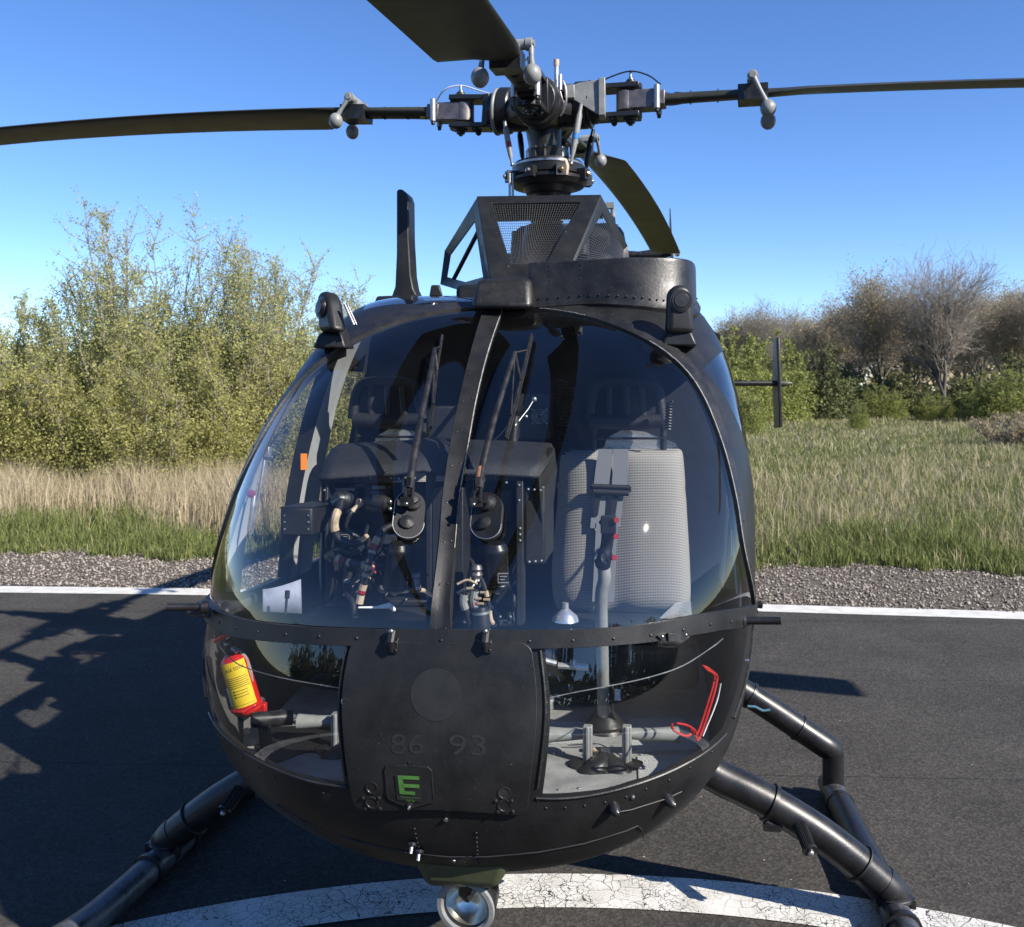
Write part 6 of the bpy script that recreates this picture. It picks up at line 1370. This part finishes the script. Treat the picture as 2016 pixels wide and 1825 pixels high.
T2 = bare_tree('brown budding tree left of the big leafless one', (px2(1733, 74), 74, 0), 12.0, 3.2, 12, 12000, .16, BUD, BARKD, group=GT, nl=6, up=.8, name='budding_tree')
T3 = bare_tree('pale thin leafless tree above the green bushes', (px2(1500, 95), 95, 0), 12.2, 3.4, 13, 900, .14, BUD, BARK, group=GT, nl=5, up=.9)
for (o, x, D, rz, sc, lb) in ((T2, 1640, 84, 1.2, .92, 'brown tree over the dark evergreen shrubs'), (T2, 1420, 98, 2.3, .93, 'reddish brown tree nearest the right of the fuselage'), (T3, 1560, 100, 4, 1.0, 'thin leafless tree between two brown crowns'),
                             (T2, 1985, 80, 3.1, 1.0, 'brown budding tree at the right border'), (T3, 1930, 88, 1.0, 1.02, 'thin leafless tree behind the right side of the big one'), (T2, 1800, 92, 5, .98, 'brown tree behind the gap left of the big bare trunk'),
                             (T3, 1690, 96, 2, .95, 'far leafless tree behind the budding tree'), (T2, 1350, 104, .3, .92, 'brown tree top just behind the fuselage edge'), (T3, 2060, 76, 3, 1.05, 'leafless tree cut by the right border'), (T2, 1500, 108, 3.9, 1.0, 'far brown tree behind the pale thin one'), (T2, 1590, 112, 5.3, 1.0, 'farthest brown tree in the wood line'),
                             (T2, 1900, 104, 2.2, 1.15, 'far brown tree filling the gap right of the big trunk'), (T2, 2040, 96, 4.4, 1.1, 'brown tree behind the right border trees')):
    copy_thing(o, (px2(x, D), D, 0), rz, (sc, sc, sc), lb)
GB = 'bushes at the foot of the far trees'
F1 = bush('broad fresh green willow bush right of the fuselage', (px2(1420, 56), 56, 0), 6.0, 3.4, 30, 15000, .15, GLEAF, BARK, 21, GB, 'far_bush', 1.0)
F2 = bush('dark evergreen bush under the brown trees', (px2(1600, 66), 66, 0), 5.6, 3.0, 26, 14000, .17, DLEAF, BARKD, 22, GB, 'far_bush', 1.0)
for (o, x, D, rz, sc, lb) in ((F1, 1510, 60, 1, (1, 1, 1.02), 'rounded yellow-green bush left of the dark evergreen'), (F1, 1350, 50, 2, (1, 1, .95), 'green bush just behind the stabilizer end plate'), (F2, 1680, 72, 2, (1, 1, .8), 'dark bush beneath the budding tree'),
                             (F2, 1770, 76, 4, (1.1, 1, .7), 'low dark thicket left of the big bare trunk'), (F1, 1735, 66, 3, (.5, .5, .45), 'small fresh green shrub in front of the budding tree'), (F2, 1900, 72, 1, (1.2, 1, .62), 'dark thicket behind the big bare trunk'),
                             (F1, 1975, 58, 5, (.8, .8, .62), 'green shrub at the foot of the trees on the right border'), (F1, 1838, 62, .6, (.42, .42, .32), 'small shrub at the base of the big bare trunk'), (F1, 1690, 44, .6, (.16, .16, .26), 'tiny green sapling alone in the meadow'),
                             (F1, 1470, 40, 1.6, (.3, .3, .36), 'small light green bush low beside the fuselage'), (F2, 2030, 66, 3, (1, 1, .9), 'dark bush cut by the right border'), (F2, 1540, 78, 3, (1.3, 1, .9), 'dark hedge behind the yellow-green bushes')):
    copy_thing(o, (px2(x, D), D, 0), rz, sc, lb)
F3 = bush('brown brushwood patch in the meadow at the right border', (px2(1995, 31), 31, 0), 1.2, 1.6, 34, 3000, .07, BUD, BARKD, 31, None, 'brushwood', .1, tw=1.6)
# far wood behind, closing the horizon; and the wood behind the viewer that the glass mirrors
def wood(name, x0, x1, y, hh, n, size, material, seed, label):
    rng = np.random.default_rng(seed); X = rng.uniform(x0, x1, n); hgt = hh * (.72 + .16 * np.sin(X * .21 + seed) + .10 * np.sin(X * .57) + .06 * np.sin(X * 1.7)); Z = hgt * rng.random(n) ** .8
    Y = y + rng.normal(size=n) * 3; V, Fq = leaf_mesh(np.stack([X, Y, Z], 1), size, rng, .8); o = fast_mesh(name, V, Fq, material); tag(o, label, 'wood', kind='stuff'); return o
wood('far_wood', -110, 160, 125, 12, 60000, .75, leaf_mat('wood_brown', (.19, .165, .10), (.36, .32, .20), .1), 5, 'brownish wood closing the view behind the single trees')
wood('hedge_line', -70, -1, 30, 3.4, 16000, .22, WLEAF2, 8, 'continuous low hedge behind the willow bushes')
wood('mirrored_wood', -140, 140, -62, 13, 16000, 1.5, DLEAF, 6, 'dark wood line mirrored in the lower nose windows')
# grass
def grass(name, P, hgt, wd, material, seed, label, lean=.35):
    rng = np.random.default_rng(seed); n = len(P); a = rng.random(n) * 2 * math.pi; c = np.stack([np.cos(a), np.sin(a), np.zeros(n)], 1); h = hgt[:, None]; w_ = wd[:, None]
    b_ = rng.random(n) * 2 * math.pi; l = np.stack([np.cos(b_), np.sin(b_), np.zeros(n)], 1) * (rng.random(n)[:, None] * lean) * h; z = np.array([[0, 0, 1.]])
    V = np.stack([P - c * w_, P + c * w_, P + c * w_ * .7 + l * .35 + z * h * .6, P - c * w_ * .7 + l * .35 + z * h * .6, P + l + z * h * .97], 1).reshape(-1, 3); o5 = (np.arange(n) * 5)[:, None]
    # two triangles for the foot, one for the tip
    Fq = np.concatenate([o5 + [[0, 1, 2]], o5 + [[0, 2, 3]], o5 + [[3, 2, 4]]]); o = fast_mesh(name, V, Fq, material); tag(o, label, 'grass', kind='stuff'); return o
def noise2(x, y, s): return (np.sin(x * 1.7 * s + 1.3) * np.cos(y * 1.3 * s + .4) + .6 * np.sin(x * 3.9 * s + y * 2.2 * s) + .4 * np.sin(y * 5.1 * s - x * 4.3 * s + 2)) / 2
def scatter(n, x0, x1, d0, d1, rng, wedge=True, pw=1.0):
    D = d0 + (d1 - d0) * rng.random(n) ** pw; X = D * rng.uniform(x0, x1, n); return X, D
rng = np.random.default_rng(55)
ge = np.vectorize(lambda x: GRAV_E(x) + .16 * math.sin(x * 2.3) + .09 * math.sin(x * 7.7) + .05 * math.sin(x * 19))
def fld(n, d1, pw, x0=-.62, x1=.62):
    X, t_ = rng.uniform(x0, x1, n), rng.random(n) ** pw; D0_ = 8.4; D = D0_ * (d1 / D0_) ** t_; X = X * D; g = ge(X); ok = (D > g - .12) | ((D > g - .9) & (noise2(X * 2.2, D * 2.2, 1.0) > .95)); return X[ok], D[ok], (D - g)[ok]
left = lambda X, D: X / D < -.12
# short green grass near the gravel
X, D, e = fld(190000, 17, 1.0); nz = noise2(X, D, 1.0); pr = np.clip(1.15 - e / 2.2 + .75 * nz + .5 * noise2(X, D, .35), .03, 1); k = rng.random(len(X)) < pr; X, D, e, nz = X[k], D[k], e[k], nz[k]
hg = (.06 + .22 * rng.random(len(X))) * (.55 + .5 * np.clip(e, 0, 1.3)) * (1 + .5 * nz); grass('green_grass', np.stack([X, D, np.full(len(X), -.02)], 1), np.maximum(hg, .03), .0035 + .004 * rng.random(len(X)), GRASSG, 1, 'fresh green grass growing along the gravel verge', .7)
# tall dry grass, dense on the left
X, D, e = fld(150000, 19, 1.0); nz = noise2(X * 1.3, D, .8); lf = left(X, D); pr = np.where(lf, np.clip((e - 1.3) / 2.2 + .55 * nz + .5 * noise2(X + 3, D, .3), .03, 1), np.clip(.03 + .10 * nz, .0, .12)); k = rng.random(len(X)) < pr; X, D, e, nz, lf = X[k], D[k], e[k], nz[k], lf[k]
hg = np.where(lf, (.26 + .48 * rng.random(len(X))) * (1 + .28 * nz) * np.clip(.35 + e / 3.2, 0, 1.05), .15 + .35 * rng.random(len(X))) * np.clip(.45 + e / 4, 0, 1); grass('dry_grass', np.stack([X, D, np.full(len(X), -.02)], 1), hg, .003 + .003 * rng.random(len(X)), GRASSD, 2, 'tall tan dry grass in front of the willow bushes', .45)
# meadow on the right
def meadow(name, n, d0, d1, mt, seed, h0, h1, wmul, thr, label):
    t_ = rng.random(n); D = d0 * (d1 / d0) ** t_; X = rng.uniform(-.02, .72, n) * D; g = ge(X); nz = noise2(X, D, .45) + .5 * noise2(X, D, 1.4); ok = (D > g + .3) & (rng.random(n) < np.clip(.55 + thr * nz, .04, 1)); X, D, nz = X[ok], D[ok], nz[ok]
    hg = (h0 + (h1 - h0) * rng.random(len(X)) ** 1.6) * np.clip(1 + .35 * nz, .3, 2); grass(name, np.stack([X, D, np.full(len(X), -.02)], 1), hg, (.0028 + .0035 * rng.random(len(X))) * np.maximum(1, D / 11) * wmul, mt, seed, label, .8)
meadow('meadow_grass', 230000, 9.3, 85, GRASSM, 3, .05, .24, 1.1, .5, 'mixed green and straw meadow grass on the right'); meadow('straw_grass', 60000, 9.6, 70, GRASSD, 4, .10, .38, .75, .9, 'straw coloured stalks standing in the meadow'); meadow('meadow_green', 250000, 9.2, 80, GRASSG, 6, .05, .24, 1.2, -.5, 'green patches of meadow grass')
# loose stones of the verge
n = 42000; X = rng.uniform(-9, 9, n); lo = np.vectorize(ASPH_E)(X); hi = ge(X); t_ = rng.random(n); D = lo + .0 + (hi - lo + .16) * t_ - .06; k = np.abs(X) < D * .60; X, D = X[k], D[k]; n = len(X); sz = .005 + .013 * rng.random(n) ** 3
oct_ = np.array([(1, 0, 0), (0, 1, 0), (-1, 0, 0), (0, -1, 0), (0, 0, 1), (0, 0, -1)], float); Fo = np.array([(0, 1, 4), (1, 2, 4), (2, 3, 4), (3, 0, 4), (1, 0, 5), (2, 1, 5), (3, 2, 5), (0, 3, 5)])
V = oct_[None] * sz[:, None, None] * (1 + .45 * rng.normal(size=(n, 6, 1)).clip(-1, 1)); an = rng.random(n) * 6.28; ca, sa = np.cos(an)[:, None], np.sin(an)[:, None]
V = np.stack([V[..., 0] * ca - V[..., 1] * sa, V[..., 0] * sa + V[..., 1] * ca, V[..., 2] * .75], 2) + np.stack([X, D, np.full(n, .0)], 1)[:, None]
o = fast_mesh('gravel', V.reshape(-1, 3), (Fo[None] + (np.arange(n) * 6)[:, None, None]).reshape(-1, 3), leaf_mat('stone', (.06, .05, .042), (.38, .34, .29), 0)); tag(o, 'loose grey stones of the gravel verge', 'gravel', kind='stuff')

# ------------------------------------------------------------------ pieces that lie apart become parts of their own
def split_apart(o, eps=.003):
    me = o.data; n = len(me.vertices); par = list(range(n))
    def fd(a):
        while par[a] != a: par[a] = par[par[a]]; a = par[a]
        return a
    for e in me.edges: a, c = fd(e.vertices[0]), fd(e.vertices[1]); par[a] = c
    g = {}
    for i in range(n): g.setdefault(fd(i), []).append(i)
    co = np.array([v.co[:] for v in me.vertices]); ks = list(g); bb = [(co[g[k]].min(0) - eps, co[g[k]].max(0) + eps) for k in ks]; q = list(range(len(ks)))
    def f2(a):
        while q[a] != a: a = q[a]
        return a
    for i in range(len(ks)):
        for j in range(i):
            if (bb[i][0] <= bb[j][1]).all() and (bb[j][0] <= bb[i][1]).all(): a, c = f2(i), f2(j); q[a] = c
    cl = {}
    for i, k in enumerate(ks): cl.setdefault(f2(i), set()).update(g[k])
    if len(cl) < 2: return
    sm = [p.use_smooth for p in me.polygons]
    for vs in cl.values():
        b = bmesh.new(); b.from_mesh(me); bmesh.ops.delete(b, geom=[v for v in b.verts if v.index not in vs], context='VERTS'); m2 = bpy.data.meshes.new(me.name)
        for m_ in me.materials: m2.materials.append(m_)
        b.to_mesh(m2); b.free(); c = o.copy(); c.data = m2; COL.objects.link(c)
        if len(vs) == max(len(x) for x in cl.values()):
            for ch in list(o.children): ch.parent = c
    bpy.data.objects.remove(o)
for o in [o for o in list(bpy.data.objects) if o.type == 'MESH' and o.name.split('.')[0] in ('fastener', 'fork_bolt', 'root_band', 'screw_head', 'drain_pipe', 'rivet', 'screw', 'floor_rivet', 'temperature_probe', 'skid_sleeve', 'clamp_band', 'swashplate_lug', 'actuator_rod', 'cabin_handle', 'side_tube', 'headrest_post', 'side_box', 'pedal_linkage', 'buckle_bar', 'pivot_cap', 'window_seal', 'door_mechanism', 'map_lamp', 'dash_ledge', 'rudder_pedal', 'sealant')]:
    split_apart(o, .03 if 'sealant' in o.name else .003)
